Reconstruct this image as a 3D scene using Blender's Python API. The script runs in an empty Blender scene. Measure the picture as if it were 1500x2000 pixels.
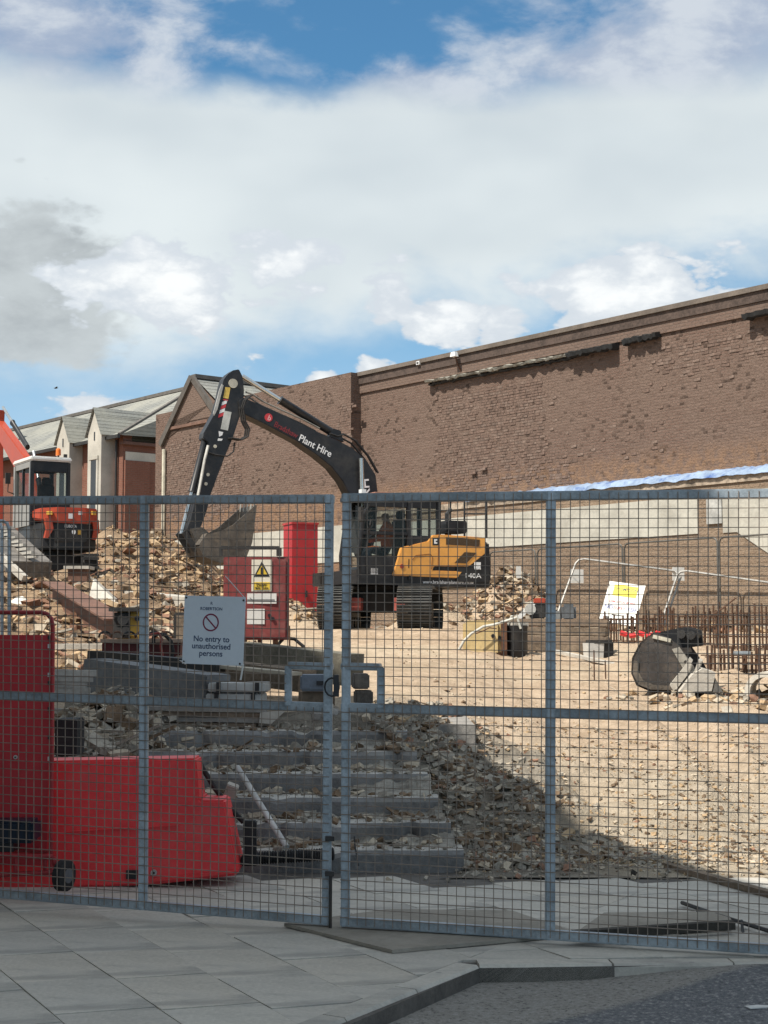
import bpy, bmesh, math, random
from mathutils import Vector, Matrix, noise
random.seed(7)
R = math.radians
scene = bpy.context.scene
COL = scene.collection
# ------------------------------------------------------------------ camera
F, H = 3000.0, 1.62
PITCH = math.atan(240.0 / F)
cam_d = bpy.data.cameras.new('camera'); cam = bpy.data.objects.new('camera', cam_d); COL.objects.link(cam)
cam_d.sensor_fit = 'HORIZONTAL'; cam_d.sensor_width = 36; cam_d.lens = 36 * F / 1500
cam_d.clip_end = 3000; cam_d.clip_start = 0.1
cam.location = (0, 0, H); cam.rotation_euler = (math.pi / 2 + PITCH, 0, 0)
scene.camera = cam
scene.render.engine = 'CYCLES'
scene.view_settings.view_transform = 'Standard'; scene.view_settings.look = 'None'
scene.view_settings.gamma = 1; scene.view_settings.use_curve_mapping = False
scene.view_settings.exposure = 0.55
# ------------------------------------------------------------------ sun
SUN_EL = R(57); SH = Vector((-0.78, -0.625, 0)).normalized()
sd = bpy.data.lights.new('sun', 'SUN'); so = bpy.data.objects.new('sun', sd); COL.objects.link(so)
sd.energy = 4.3; sd.angle = R(0.53); sd.color = (1, 0.93, 0.82)
sdir = -(SH * math.cos(SUN_EL) + Vector((0, 0, math.sin(SUN_EL))))
so.rotation_euler = sdir.to_track_quat('-Z', 'Y').to_euler(); so.location = (-20, -16, 30)

# ------------------------------------------------------------------ node helpers
class N:
    """small expression builder for shader node trees"""
    def __init__(s, nt): s.nt = nt
    def add(s, t, **kw):
        n = s.nt.nodes.new(t)
        for k, v in kw.items(): setattr(n, k, v)
        return n
    def link(s, a, b): s.nt.links.new(a, b)
    def setin(s, sock, v):
        if hasattr(v, 'is_linked') or hasattr(v, 'links'): s.nt.links.new(v, sock)
        elif v is not None: sock.default_value = v
    def m(s, op, a, b=None, c=None, clamp=False):
        n = s.add('ShaderNodeMath', operation=op); n.use_clamp = clamp
        s.setin(n.inputs[0], a)
        if b is not None: s.setin(n.inputs[1], b)
        if c is not None: s.setin(n.inputs[2], c)
        return n.outputs[0]
    def sstep(s, v, lo, hi):
        n = s.add('ShaderNodeMapRange', interpolation_type='SMOOTHSTEP')
        s.setin(n.inputs['Value'], v); s.setin(n.inputs['From Min'], lo); s.setin(n.inputs['From Max'], hi)
        return n.outputs['Result']
    def mix(s, f, a, b, t='MIX'):
        n = s.add('ShaderNodeMix', data_type='RGBA', blend_type=t)
        s.setin(n.inputs[0], f); s.setin(n.inputs[6], a); s.setin(n.inputs[7], b)
        return n.outputs[2]
    def noise(s, vec, scale, detail=4, rough=.55, dist=0.0):
        n = s.add('ShaderNodeTexNoise'); n.inputs['Scale'].default_value = scale
        n.inputs['Detail'].default_value = detail; n.inputs['Roughness'].default_value = rough
        n.inputs['Distortion'].default_value = dist
        if vec is not None: s.link(vec, n.inputs['Vector'])
        return n.outputs['Fac']

def c4(c): return (c[0], c[1], c[2], 1.0)

# ------------------------------------------------------------------ world: Nishita sky with cloud layers by direction
world = bpy.data.worlds.new('World'); scene.world = world; world.use_nodes = True
nt = world.node_tree; nt.nodes.clear(); w = N(nt)
sky = w.add('ShaderNodeTexSky', sky_type='NISHITA'); sky.sun_disc = False
sky.sun_elevation = SUN_EL; sky.sun_rotation = R(231.3); sky.air_density = 1.0; sky.dust_density = 0.6; sky.ozone_density = 1.6
tc = w.add('ShaderNodeTexCoord'); dirv = tc.outputs['Generated']
sx = w.add('ShaderNodeSeparateXYZ'); w.link(dirv, sx.inputs[0])
az = w.m('ARCTAN2', sx.outputs[0], sx.outputs[1]); el = w.m('ARCSINE', sx.outputs[2])
st = w.add('ShaderNodeMapping'); w.link(dirv, st.inputs[0]); st.inputs['Scale'].default_value = (1, 1, 1.9)
V = st.outputs[0]
n_big = w.noise(V, 5.0, 5, .55, .3); n_mid = w.noise(V, 13, 7, .6, .2); n_fine = w.noise(V, 30, 8, .62, .1)
def cen(n): return w.m('SUBTRACT', n, .5)
pert = w.m('ADD', w.m('MULTIPLY', cen(n_big), .11), w.m('MULTIPLY', cen(n_mid), .05))
elp = w.m('ADD', el, pert)
lowb = w.m('MULTIPLY', w.m('SINE', az), .17)
elq = w.m('ADD', el, w.m('ADD', w.m('MULTIPLY', cen(n_big), .05), w.m('MULTIPLY', cen(n_mid), .035)))
band = w.m('MULTIPLY', w.sstep(w.m('SUBTRACT', elp, lowb), .175, .235), w.sstep(elq, .362, .336))
# wispy high patches, more where the low-frequency noise is high
hi = w.m('MULTIPLY', w.sstep(w.m('ADD', w.m('ADD', n_mid, w.m('MULTIPLY', cen(n_big), 1.2)), w.m('MULTIPLY', w.m('ABSOLUTE', w.m('SUBTRACT', w.m('MINIMUM', w.m('MAXIMUM', az, -.4), .4), -.03)), 1.9)), .66, .98), w.sstep(el, .31, .36))
# cumulus: clusters placed by direction, edges broken up by noise
def blob(u, v, ru, rv):
    a0, e0 = math.atan((u - 750) / F), math.atan((1240 - v) / F)
    dx = w.m('DIVIDE', w.m('SUBTRACT', az, a0), ru / F); dy = w.m('DIVIDE', w.m('SUBTRACT', el, e0), rv / F)
    d = w.m('SQRT', w.m('ADD', w.m('MULTIPLY', dx, dx), w.m('MULTIPLY', dy, dy)))
    return w.m('SUBTRACT', 1.0, d)
def mx(lst):
    o = lst[0]
    for q in lst[1:]: o = w.m('MAXIMUM', o, q)
    return o
def bil(n, k): return w.m('MULTIPLY', w.m('SUBTRACT', w.m('MULTIPLY', w.m('ABSOLUTE', cen(n)), 2.0), .2), k)
b1 = w.noise(V, 11, 2, .45, .15); b2 = w.noise(V, 24, 3, .5, .15); b3 = w.noise(V, 60, 4, .55)
brk = w.m('ADD', w.m('ADD', bil(b1, 1.5), bil(b2, 1.0)), w.m('ADD', bil(b3, .45), w.m('MULTIPLY', cen(n_fine), .7)))
cum = mx([blob(1330, 565, 240, 130), blob(1150, 600, 150, 95), blob(1000, 635, 95, 115), blob(755, 575, 105, 95), blob(845, 630, 160, 80), blob(150, 560, 130, 80),
          blob(640, 740, 60, 35), blob(720, 715, 80, 45), blob(200, 800, 230, 50), blob(340, 570, 330, 125), blob(540, 525, 170, 115),
          blob(-420, 600, 260, 120), blob(1900, 640, 260, 110), blob(2500, 560, 300, 130), blob(-1100, 640, 300, 120)])
cum_m = w.sstep(w.m('ADD', cum, brk), .16, .42)
grey = mx([blob(40, 540, 260, 230), blob(60, 640, 330, 120), blob(-300, 560, 320, 240)])
grey_m = w.sstep(w.m('ADD', grey, w.m('MULTIPLY', brk, .42)), .20, .46)
# rest of the sky dome, beside and behind: unseen cloud, thickened to brighten the shaded foreground
rest = w.m('MULTIPLY', w.sstep(n_big, .40, .58), w.m('MULTIPLY', w.sstep(el, .42, .6), .95))
low = w.m('MULTIPLY', w.sstep(el, .26, .08), .55)
S = 1.0
shade = w.m('ADD', .88, w.m('MULTIPLY', cen(w.noise(V, 6, 3, .45)), .55))
def col(c, k=4.85): return c4([x * k for x in c])
c_band = w.mix(w.sstep(shade, .72, 1.0), col((.60, .67, .71)), col((.80, .86, .87)))
c_cum = w.mix(w.sstep(w.m('ADD', w.m('ADD', cum, brk), w.m('MULTIPLY', cen(n_fine), 1.6)), .25, 1.35), col((.66, .72, .78)), col((.96, .985, .99)))
c_grey = w.mix(w.sstep(w.m('ADD', w.m('MULTIPLY', n_mid, .5), w.m('MULTIPLY', w.noise(V, 4.0, 3, .5), .5)), .38, .62), col((.34, .375, .40)), col((.56, .61, .63)))
skyc = w.mix(1.0, sky.outputs[0], (0.31, 0.54, 0.61, 1), 'MULTIPLY')
hi2 = w.sstep(w.m('ADD', mx([blob(90, 60, 420, 170), blob(1300, 110, 460, 170), blob(1500, 20, 420, 150), blob(820, 150, 230, 75)]), w.m('ADD', w.m('MULTIPLY', cen(n_mid), 1.6), w.m('MULTIPLY', cen(n_fine), .9))), .05, .75)
o = w.mix(w.m('MULTIPLY', hi, .6), skyc, col((.58, .64, .72)))
o = w.mix(w.m('MULTIPLY', hi2, .85), o, w.mix(w.sstep(n_mid, .4, .62), col((.40, .47, .60)), col((.66, .71, .77))))
o = w.mix(low, o, col((.62, .74, .92)))
o = w.mix(rest, o, c_band)
o = w.mix(w.m('MULTIPLY', band, .96), o, c_band)
o = w.mix(w.m('MULTIPLY', grey_m, .95), o, c_grey)
o = w.mix(cum_m, o, c_cum)
bg = w.add('ShaderNodeBackground'); bg.inputs['Strength'].default_value = 0.145
w.link(o, bg.inputs['Color'])
ow = w.add('ShaderNodeOutputWorld'); w.link(bg.outputs[0], ow.inputs[0])

# ------------------------------------------------------------------ pixel <-> place helpers (photo 1500 x 2000)
SP, CP = math.sin(PITCH), math.cos(PITCH)
def ray(u, v):
    dx, dy = (u - 750) / F, (1000 - v) / F
    return Vector((dx, CP - dy * SP, SP + dy * CP))
def at(u, v, Y):
    r = ray(u, v); t = Y / r.y
    return Vector((r.x * t, Y, H + r.z * t))
def onz(u, v, z):
    r = ray(u, v); t = (z - H) / r.z
    return Vector((r.x * t, r.y * t, z))
def onplane(u, v, p0, n):
    r = ray(u, v); t = (Vector(p0) - Vector((0, 0, H))).dot(n) / r.dot(n)
    return Vector((0, 0, H)) + r * t

# ------------------------------------------------------------------ materials
MATS = {}
def mat(name, col, rough=.7, metal=0.0, var=.18, scale=4.0, bump=.15, bscale=30.0, dirt=None, dirt_amt=.4, dscale=2.5, spec=.4, spots=None):
    if name in MATS: return MATS[name]
    m = bpy.data.materials.new(name); m.use_nodes = True; nt = m.node_tree; q = N(nt)
    b = nt.nodes['Principled BSDF']
    tcn = q.add('ShaderNodeTexCoord'); v = tcn.outputs['Object']
    n1 = q.noise(v, scale, 6, .6); n2 = q.noise(v, bscale, 5, .65)
    f = q.m('ADD', q.m('MULTIPLY', n1, .65), q.m('MULTIPLY', n2, .35))
    lo = [max(0, x * (1 - var * 1.6)) for x in col]; hi = [min(1, x * (1 + var * 1.6)) for x in col]
    cc = q.mix(q.sstep(f, .3, .7), c4(lo), c4(hi))
    if dirt:
        cc = q.mix(q.m('MULTIPLY', q.sstep(q.noise(v, dscale, 7, .68), .48, .72), dirt_amt), cc, c4(dirt))
    if spots:
        vo = q.add('ShaderNodeTexVoronoi'); vo.inputs['Scale'].default_value = 7; q.link(v, vo.inputs['Vector'])
        vs_ = q.add('ShaderNodeSeparateColor'); q.link(vo.outputs['Color'], vs_.inputs[0])
        cc = q.mix(q.m('MULTIPLY', q.m('MULTIPLY', q.sstep(vo.outputs['Distance'], .13, .08), q.sstep(vs_.outputs[0], .62, .66)), .6), cc, c4(spots))
        sm_ = q.add('ShaderNodeMapping'); q.link(v, sm_.inputs[0]); sm_.inputs['Scale'].default_value = (.7, 3.2, 1)
        cc = q.mix(q.m('MULTIPLY', q.sstep(q.noise(sm_.outputs[0], 1.1, 6, .6, .8), .50, .66), .45), cc, c4([x * .8 for x in spots]))
    q.link(cc, b.inputs['Base Color'])
    b.inputs['Metallic'].default_value = metal
    q.setin(b.inputs['Roughness'], q.m('ADD', rough - .1, q.m('MULTIPLY', n1, .2), clamp=True))
    b.inputs['Specular IOR Level'].default_value = spec
    if bump:
        bp = q.add('ShaderNodeBump'); bp.inputs['Strength'].default_value = bump; bp.inputs['Distance'].default_value = .02
        q.link(n2, bp.inputs['Height']); q.link(bp.outputs[0], b.inputs['Normal'])
    MATS[name] = m; return m

def brickmat(name, c1, c2, mortar, patch, axis='xz', bw=.225, bh=.075, rough_amt=.5, msize=.012, hole_shade=.0):
    m = bpy.data.materials.new(name); m.use_nodes = True; nt = m.node_tree; q = N(nt); b = nt.nodes['Principled BSDF']
    tcn = q.add('ShaderNodeTexCoord'); v = tcn.outputs['Object']
    s = q.add('ShaderNodeSeparateXYZ'); q.link(v, s.inputs[0])
    cb = q.add('ShaderNodeCombineXYZ')
    q.link(s.outputs[0 if axis[0] == 'x' else 1], cb.inputs[0]); q.link(s.outputs[2], cb.inputs[1])
    jit = q.noise(v, 3.0, 3, .5)
    br = q.add('ShaderNodeTexBrick'); q.link(cb.outputs[0], br.inputs['Vector'])
    br.inputs['Color1'].default_value = c4(c1); br.inputs['Color2'].default_value = c4(c2); br.inputs['Mortar'].default_value = c4(mortar)
    br.inputs['Scale'].default_value = 1.0; br.inputs['Mortar Size'].default_value = msize; br.inputs['Mortar Smooth'].default_value = .2
    br.inputs['Brick Width'].default_value = bw; br.inputs['Row Height'].default_value = bh; br.inputs['Bias'].default_value = -.1
    pn = q.noise(v, .35, 6, .62); fn = q.noise(v, 5.0, 8, .7); gn = q.noise(v, 22, 6, .7)
    cc = q.mix(q.m('MULTIPLY', q.sstep(pn, .42, .62), .75), br.outputs['Color'], c4(patch))
    cc = q.mix(q.m('MULTIPLY', q.sstep(fn, .5, .75), .45), cc, c4([x * .5 for x in c1]))
    cc = q.mix(q.m('MULTIPLY', q.sstep(gn, .35, .8), .35), cc, c4([min(1, x * 1.5) for x in c2]))
    q.link(cc, b.inputs['Base Color']); b.inputs['Roughness'].default_value = .9; b.inputs['Specular IOR Level'].default_value = .15
    if hole_shade:
        br2 = q.add('ShaderNodeTexBrick'); q.link(cb.outputs[0], br2.inputs['Vector']); br2.inputs['Color1'].default_value = (0, 0, 0, 1); br2.inputs['Color2'].default_value = (1, 1, 1, 1); br2.inputs['Mortar'].default_value = (0, 0, 0, 1)
        br2.inputs['Scale'].default_value = 1.0; br2.inputs['Brick Width'].default_value = bw * .62; br2.inputs['Row Height'].default_value = bh; br2.inputs['Mortar Size'].default_value = .004; br2.offset = .37
        hm = q.m('MULTIPLY', q.sstep(br2.outputs['Color'], .80, .86), q.sstep(q.noise(v, 1.1, 5, .6), .44, .60)); cc = q.mix(q.m('MULTIPLY', hm, .75), cc, (.055, .038, .03, 1))  # recess shade of missing bricks put into the colour, surface stays flat
        zz = s.outputs[2]; cc2 = q.mix(q.m('MULTIPLY', q.m('MULTIPLY', q.sstep(zz, 6.3, 5.5), q.sstep(fn, .35, .6)), .85), cc, (.30, .185, .115, 1)); q.link(cc2, b.inputs['Base Color'])
    h = q.m('ADD', q.m('MULTIPLY', q.m('SUBTRACT', 1.0, br.outputs['Fac']), .5), q.m('ADD', q.m('MULTIPLY', fn, rough_amt * 2.2), q.m('MULTIPLY', gn, rough_amt)))
    bp = q.add('ShaderNodeBump'); bp.inputs['Strength'].default_value = .9; bp.inputs['Distance'].default_value = .05
    q.link(h, bp.inputs['Height']); q.link(bp.outputs[0], b.inputs['Normal'])
    MATS[name] = m; return m

def glassmat(name, col, rough=.05, alpha=.45):
    m = bpy.data.materials.new(name); m.use_nodes = True; nt = m.node_tree; q = N(nt); b = nt.nodes['Principled BSDF']
    tr = q.add('ShaderNodeBsdfTransparent'); tr.inputs[0].default_value = (.75, .8, .8, 1)
    b.inputs['Base Color'].default_value = c4(col); b.inputs['Roughness'].default_value = rough
    mixn = q.add('ShaderNodeMixShader'); mixn.inputs[0].default_value = alpha
    q.link(tr.outputs[0], mixn.inputs[1]); q.link(b.outputs[0], mixn.inputs[2])
    q.link(mixn.outputs[0], nt.nodes['Material Output'].inputs[0]); MATS[name] = m; return m

# ------------------------------------------------------------------ mesh helpers
class MB:
    def __init__(s): s.v = []; s.f = []; s.mi = []
    def addf(s, vs, fs, mi=0):
        o = len(s.v); s.v += [tuple(p) for p in vs]; s.f += [tuple(i + o for i in f) for f in fs]; s.mi += [mi] * len(fs); return s
    def box(s, c, size, rz=0.0, mi=0, rot=None, taper=1.0):
        hx, hy, hz = size[0] / 2, size[1] / 2, size[2] / 2
        M = rot if rot is not None else Matrix.Rotation(rz, 3, 'Z')
        vs = []
        for z in (-1, 1):
            k = taper if z > 0 else 1
            for x, y in ((-1, -1), (1, -1), (1, 1), (-1, 1)):
                vs.append(Vector(c) + M @ Vector((x * hx * k, y * hy * k, z * hz)))
        return s.addf(vs, [(3, 2, 1, 0), (4, 5, 6, 7), (0, 1, 5, 4), (1, 2, 6, 5), (2, 3, 7, 6), (3, 0, 4, 7)], mi)
    def bar(s, a, b, wx, wy=None, mi=0, up=(0, 0, 1)):
        wy = wx if wy is None else wy
        a, b = Vector(a), Vector(b); d = (b - a); L = d.length
        if L < 1e-6: return s
        z = d / L; x = Vector(up).cross(z)
        if x.length < 1e-3: x = Vector((1, 0, 0)).cross(z)
        x.normalize(); y = z.cross(x)
        M = Matrix((x, y, z)).transposed()
        return s.box((a + b) / 2, (wx, wy, L), mi=mi, rot=M)
    def prism(s, pts, a, b, fn, mi=0):
        """pts: 2D outline; fn(p2, t) -> 3D; extruded from t=a to t=b"""
        n = len(pts)
        vs = [fn(p, a) for p in pts] + [fn(p, b) for p in pts]
        fs = [tuple(range(n - 1, -1, -1)), tuple(range(n, 2 * n))]
        fs += [(i, (i + 1) % n, n + (i + 1) % n, n + i) for i in range(n)]
        return s.addf(vs, fs, mi)
    def tube(s, path, r, n=8, mi=0, cap=True):
        path = [Vector(p) for p in path]; rings = []; up = None
        for i, p in enumerate(path):
            d = (path[min(i + 1, len(path) - 1)] - path[max(i - 1, 0)])
            d.normalize()
            if up is None:
                up = Vector((0, 0, 1)) if abs(d.z) < .9 else Vector((1, 0, 0))
            x = up.cross(d); x.normalize(); y = d.cross(x); up = y
            rr = r[i] if isinstance(r, (list, tuple)) else r
            rings.append([p + (x * math.cos(2 * math.pi * k / n) + y * math.sin(2 * math.pi * k / n)) * rr for k in range(n)])
        vs = [q for ring in rings for q in ring]; fs = []
        for i in range(len(rings) - 1):
            for k in range(n):
                fs.append((i * n + k, i * n + (k + 1) % n, (i + 1) * n + (k + 1) % n, (i + 1) * n + k))
        if cap:
            fs.append(tuple(range(n - 1, -1, -1))); fs.append(tuple((len(rings) - 1) * n + k for k in range(n)))
        return s.addf(vs, fs, mi)
    def build(s, name, m, parent=None, smooth=False, bevel=0.0, autosmooth=False):
        me = bpy.data.meshes.new(name); me.from_pydata(s.v, [], s.f)
        ms = m if isinstance(m, (list, tuple)) else [m]
        for x in ms: me.materials.append(x)
        if len(ms) > 1: me.polygons.foreach_set('material_index', s.mi)
        bm = bmesh.new(); bm.from_mesh(me); bmesh.ops.recalc_face_normals(bm, faces=bm.faces)
        if bevel > 0:
            bmesh.ops.bevel(bm, geom=[e for e in bm.edges if len(e.link_faces) == 2 and e.calc_face_angle(0) > .6], offset=bevel, segments=2, affect='EDGES', clamp_overlap=True)
        if smooth:
            for f in bm.faces: f.smooth = True
            for e in bm.edges:
                if len(e.link_faces) == 2 and e.calc_face_angle(0) > .7: e.smooth = False
        bm.to_mesh(me); bm.free(); me.update()
        ob = bpy.data.objects.new(name, me); COL.objects.link(ob)
        if parent is not None: ob.parent = parent
        return ob

def tag(o, label=None, cat=None, group=None, kind=None):
    if label: o['label'] = label
    if cat: o['category'] = cat
    if group: o['group'] = group
    if kind: o['kind'] = kind
    return o
def empty(name, loc=(0, 0, 0), rz=0.0):
    e = bpy.data.objects.new(name, None); COL.objects.link(e); e.location = loc; e.rotation_euler = (0, 0, rz); e.empty_display_size = .2
    return e
def text(name, body, size, m, parent, M, ex=.002, align='LEFT', shear=0.0, sx=1.0):
    cu = bpy.data.curves.new(name, 'FONT'); cu.body = body; cu.size = size; cu.extrude = ex; cu.align_x = align; cu.shear = shear; cu.resolution_u = 3
    cu.offset = size * .012
    to = bpy.data.objects.new(name, cu); COL.objects.link(to)
    dg = bpy.context.evaluated_depsgraph_get(); dg.update()
    me = bpy.data.meshes.new_from_object(to.evaluated_get(dg)); bpy.data.objects.remove(to); bpy.data.curves.remove(cu)
    me.transform(Matrix.Scale(sx, 4, (1, 0, 0))); me.transform(M); me.materials.clear(); me.materials.append(m)
    ob = bpy.data.objects.new(name, me); COL.objects.link(ob)
    if parent is not None: ob.parent = parent
    return ob
def frameM(o, x, y):
    x = Vector(x).normalized(); y = Vector(y); y = (y - x * y.dot(x)).normalized(); z = x.cross(y)
    M = Matrix((x, y, z)).transposed().to_4x4(); M.translation = Vector(o); return M
def smooth(a, b, x):
    if a == b: return 1.0 if x > a else 0.0
    t = max(0.0, min(1.0, (x - a) / (b - a))); return t * t * (3 - 2 * t)
def lerp(a, b, t): return a + (b - a) * t
def pw(x, pts):
    if x <= pts[0][0]: return pts[0][1]
    for (x0, y0), (x1, y1) in zip(pts, pts[1:]):
        if x <= x1: return lerp(y0, y1, (x - x0) / (x1 - x0))
    return pts[-1][1]
# ------------------------------------------------------------------ shared materials
M_galv = mat('galvanised_steel', (.33, .38, .42), .5, .35, .22, 6, .12, 60, dirt=(.20, .24, .28), dirt_amt=.45)
M_wire = mat('mesh_wire_steel', (.25, .205, .17), .55, .4, .2, 8, 0)
M_black = mat('black_paint', (.018, .019, .022), .42, 0, .25, 3, .05, 30, dirt=(.10, .09, .075), dirt_amt=.28)
M_dark = mat('dark_steel', (.035, .034, .034), .6, .2, .25, 4, .2, 30, dirt=(.12, .09, .06), dirt_amt=.4)
M_rubber = mat('black_rubber', (.02, .02, .021), .8, 0, .25, 6, .2, 40, dirt=(.08, .07, .06), dirt_amt=.4)
M_chrome = mat('chrome_rod', (.62, .62, .60), .22, .9, .06, 5, 0)
M_white = mat('white_print', (.78, .79, .80), .5, 0, .04, 3, 0)
M_sand = mat('sand_dirt', (.36, .27, .19), .95, 0, .2, .7, .6, 9, dirt=(.26, .19, .135), dirt_amt=.5, dscale=1.2, spec=.1)
M_conc = mat('old_concrete', (.27, .255, .235), .9, 0, .2, 2.5, .5, 18, dirt=(.13, .125, .12), dirt_amt=.55, spec=.15)
M_concp = mat('pale_concrete', (.46, .43, .38), .9, 0, .15, 2.5, .4, 18, dirt=(.28, .25, .21), dirt_amt=.45, spec=.15)
M_rust = mat('rusty_steel', (.13, .065, .04), .85, .2, .3, 5, .3, 30, dirt=(.22, .11, .06), dirt_amt=.5)
M_rebar = mat('rusty_rebar', (.10, .055, .035), .85, .1, .3, 9, 0)
M_timber = mat('weathered_timber', (.20, .155, .115), .9, 0, .3, 3, .4, 25, dirt=(.10, .085, .07), dirt_amt=.5, spec=.15)
M_ply = mat('plywood_sheet', (.30, .275, .235), .9, 0, .12, 3, .2, 25, dirt=(.20, .18, .15), dirt_amt=.5, spec=.15)
M_redp = mat('red_plastic', (.78, .045, .05), .42, 0, .1, 1.5, .06, 20, dirt=(.50, .13, .12), dirt_amt=.4, dscale=3.5)
M_redm = mat('dusty_red_metal', (.20, .04, .038), .6, 0, .15, 3, .1, 20, dirt=(.30, .22, .19), dirt_amt=.35)
M_slate = brickmat('slate_courses', (.20, .205, .195), (.27, .275, .255), (.10, .10, .095), (.30, .295, .255), bw=.42, bh=.15, rough_amt=.25, msize=.016)
M_stone = mat('pale_dressed_stone', (.47, .45, .40), .85, 0, .1, 1.2, .2, 20, dirt=(.30, .28, .24), dirt_amt=.35, dscale=.9)
M_tarp = mat('blue_white_tarpaulin', (.25, .33, .46), .5, 0, .2, 2, .3, 10, dirt=(.04, .10, .30), dirt_amt=1.0, dscale=3.2)

# ------------------------------------------------------------------ terrain
EX_O = Vector((0.10, 32.3)); MINI = Vector((-7.08, 33.3))
def gz(x, y):
    Rz = max(0.0, min(1.7, .076 * (y - 10.6)))
    Lz = pw(y, [(12.6, .86), (16, .9), (33, 1.72)])
    fall = 1 - smooth(-.1, 2.0 + .12 * max(0, y - 13), x)
    zz = Rz + max(0.0, Lz - Rz) * fall * smooth(10.6, 12.9, y)
    if x < 1.0 and y < 12.8:                      # sink under the flight of steps
        xe = .36 - .34 * (y - 10.7) / 1.9; zz -= .34 * (1 - smooth(xe - .2, xe + .2, x)) * smooth(10.4, 10.8, y) * (1 - smooth(12.5, 12.8, y))
    # left-hand rubble, rising to the small digger
    hl = pw(y, [(15, 0), (18, .25), (20, .45), (24, .8), (30, 1.05), (33, 1.1), (37, 1.0), (48, 0)])
    zz += hl * (1 - smooth(-.155 * y, -.085 * y, x))
    # long spoil heap in front of the gable
    dx = abs(x + 6.6) ; dy = (y - 38.5)
    zz += 1.35 * max(0, 1 - smooth(2.0, 4.6, dx)) * max(0, 1 - smooth(.4, 5.6, abs(dy)))
    # heap behind the big digger
    d = math.hypot((x - 3.2) / 1.7, (y - 39.0) / 2.2); zz += 1.45 * (1 - smooth(.0, 1.25, d))
    d = math.hypot((x - 1.2) / 1.2, (y - 37.0) / 1.5); zz += .7 * (1 - smooth(.0, 1.2, d))
    d = math.hypot((x + 2.3) / 1.6, (y - 35.6) / 1.2); zz += .55 * (1 - smooth(.0, 1.2, d))
    # pad under the small digger
    d = math.hypot(x - MINI.x, y - MINI.y); t = 1 - smooth(1.5, 2.8, d); zz = lerp(zz, 2.80, t)
    if y < 50:
        d = math.hypot(x - EX_O.x, y - EX_O.y); t = 1 - smooth(1.8, 3.2, d); zz = lerp(zz, 1.74, t)
        k = smooth(10.7, 12.5, y) * (1 - .6 * t)
        rough = .05 + .30 * max(smooth(-2.5, -5, x) * smooth(16, 22, y), smooth(2.6, 1.2, math.hypot((x - 3.2), (y - 38.5))), smooth(2.0, .8, math.hypot((x + 2.3), (y - 35.6))) , smooth(2.0, .6, abs(x - .8)) * smooth(10.6, 11.6, y) * (1 - smooth(14, 17, y)))
        zz += k * rough * (noise.fractal(Vector((x * 1.3, y * 1.3, 3.1)), 1.0, 2.1, 5)) 
        zz += k * .03 * noise.noise(Vector((x * 4, y * 2.5, 0)))
        for cx_, sl_ in ((2.2, .07), (3.7, .13)):
            c_ = cx_ + sl_ * (y - 13) + .25 * math.sin(y * .35 + cx_)
            for s_ in (-.75, .75): zz -= k * .045 * (1 - smooth(.12, .30, abs(x - c_ - s_))) ; zz += k * .02 * (1 - smooth(.0, .12, abs(abs(x - c_ - s_) - .36)))
    return zz
def axis(segs):
    out = []
    for a, b, st in segs:
        n = max(1, round((b - a) / st)); out += [a + (b - a) * i / n for i in range(n)]
    out.append(segs[-1][1]); return out
xs = axis([(-600, -60, 90), (-60, -14, 3), (-14, -4, .22), (-4, 4, .11), (4, 11, .22), (11, 60, 3), (60, 600, 90)])
ys = axis([(10.45, 16, .11), (16, 30, .16), (30, 46, .24), (46, 70, 2), (70, 1500, 130)])
mb = MB(); nx = len(xs)
mb.v = [(x, y, gz(x, y)) for y in ys for x in xs]
mb.f = [(j * nx + i, j * nx + i + 1, (j + 1) * nx + i + 1, (j + 1) * nx + i) for j in range(len(ys) - 1) for i in range(nx - 1)]
mb.mi = [0] * len(mb.f)
gm = bpy.data.materials.new('site_ground'); gm.use_nodes = True; q = N(gm.node_tree); b = gm.node_tree.nodes['Principled BSDF']
v = q.add('ShaderNodeTexCoord').outputs['Object']
n1 = q.noise(v, .45, 5, .6); n2 = q.noise(v, 3.5, 8, .7); n3 = q.noise(v, 16, 6, .7)
vor = q.add('ShaderNodeTexVoronoi'); vor.inputs['Scale'].default_value = 9; q.link(v, vor.inputs['Vector'])
cc = q.mix(q.sstep(n2, .34, .64), (.38, .285, .20, 1), (.57, .44, .32, 1))
cc = q.mix(q.m('MULTIPLY', q.sstep(n1, .45, .65), .55), cc, (.54, .45, .33, 1))
cc = q.mix(q.m('MULTIPLY', q.sstep(n3, .53, .68), .6), cc, (.29, .21, .145, 1))
cc = q.mix(q.m('MULTIPLY', q.sstep(vor.outputs['Distance'], .16, .05), .5), cc, (.62, .53, .41, 1))
# grey crushed concrete towards the pavement end of the ramp
sp = q.add('ShaderNodeSeparateXYZ'); q.link(v, sp.inputs[0])
nearm = q.sstep(q.m('ADD', sp.outputs[1], q.m('MULTIPLY', q.m('SUBTRACT', n1, .5), 6.0)), 17.5, 12.5)
cc = q.mix(q.m('MULTIPLY', nearm, .75), cc, q.mix(q.sstep(n2, .3, .7), (.36, .31, .235, 1), (.53, .465, .365, 1)))
heapm = q.m('MULTIPLY', q.sstep(q.m('ADD', q.m('DIVIDE', sp.outputs[0], sp.outputs[1]), q.m('MULTIPLY', q.m('SUBTRACT', n1, .5), .05)), -.075, -.12), q.sstep(sp.outputs[1], 16.5, 18.5))
cc = q.mix(q.m('MULTIPLY', heapm, .85), cc, q.mix(q.sstep(n2, .35, .68), (.15, .10, .065, 1), (.40, .28, .175, 1)))
bankm = q.m('MULTIPLY', q.sstep(sp.outputs[0], 2.0, 1.0), q.sstep(sp.outputs[1], 16.0, 14.0))
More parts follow.
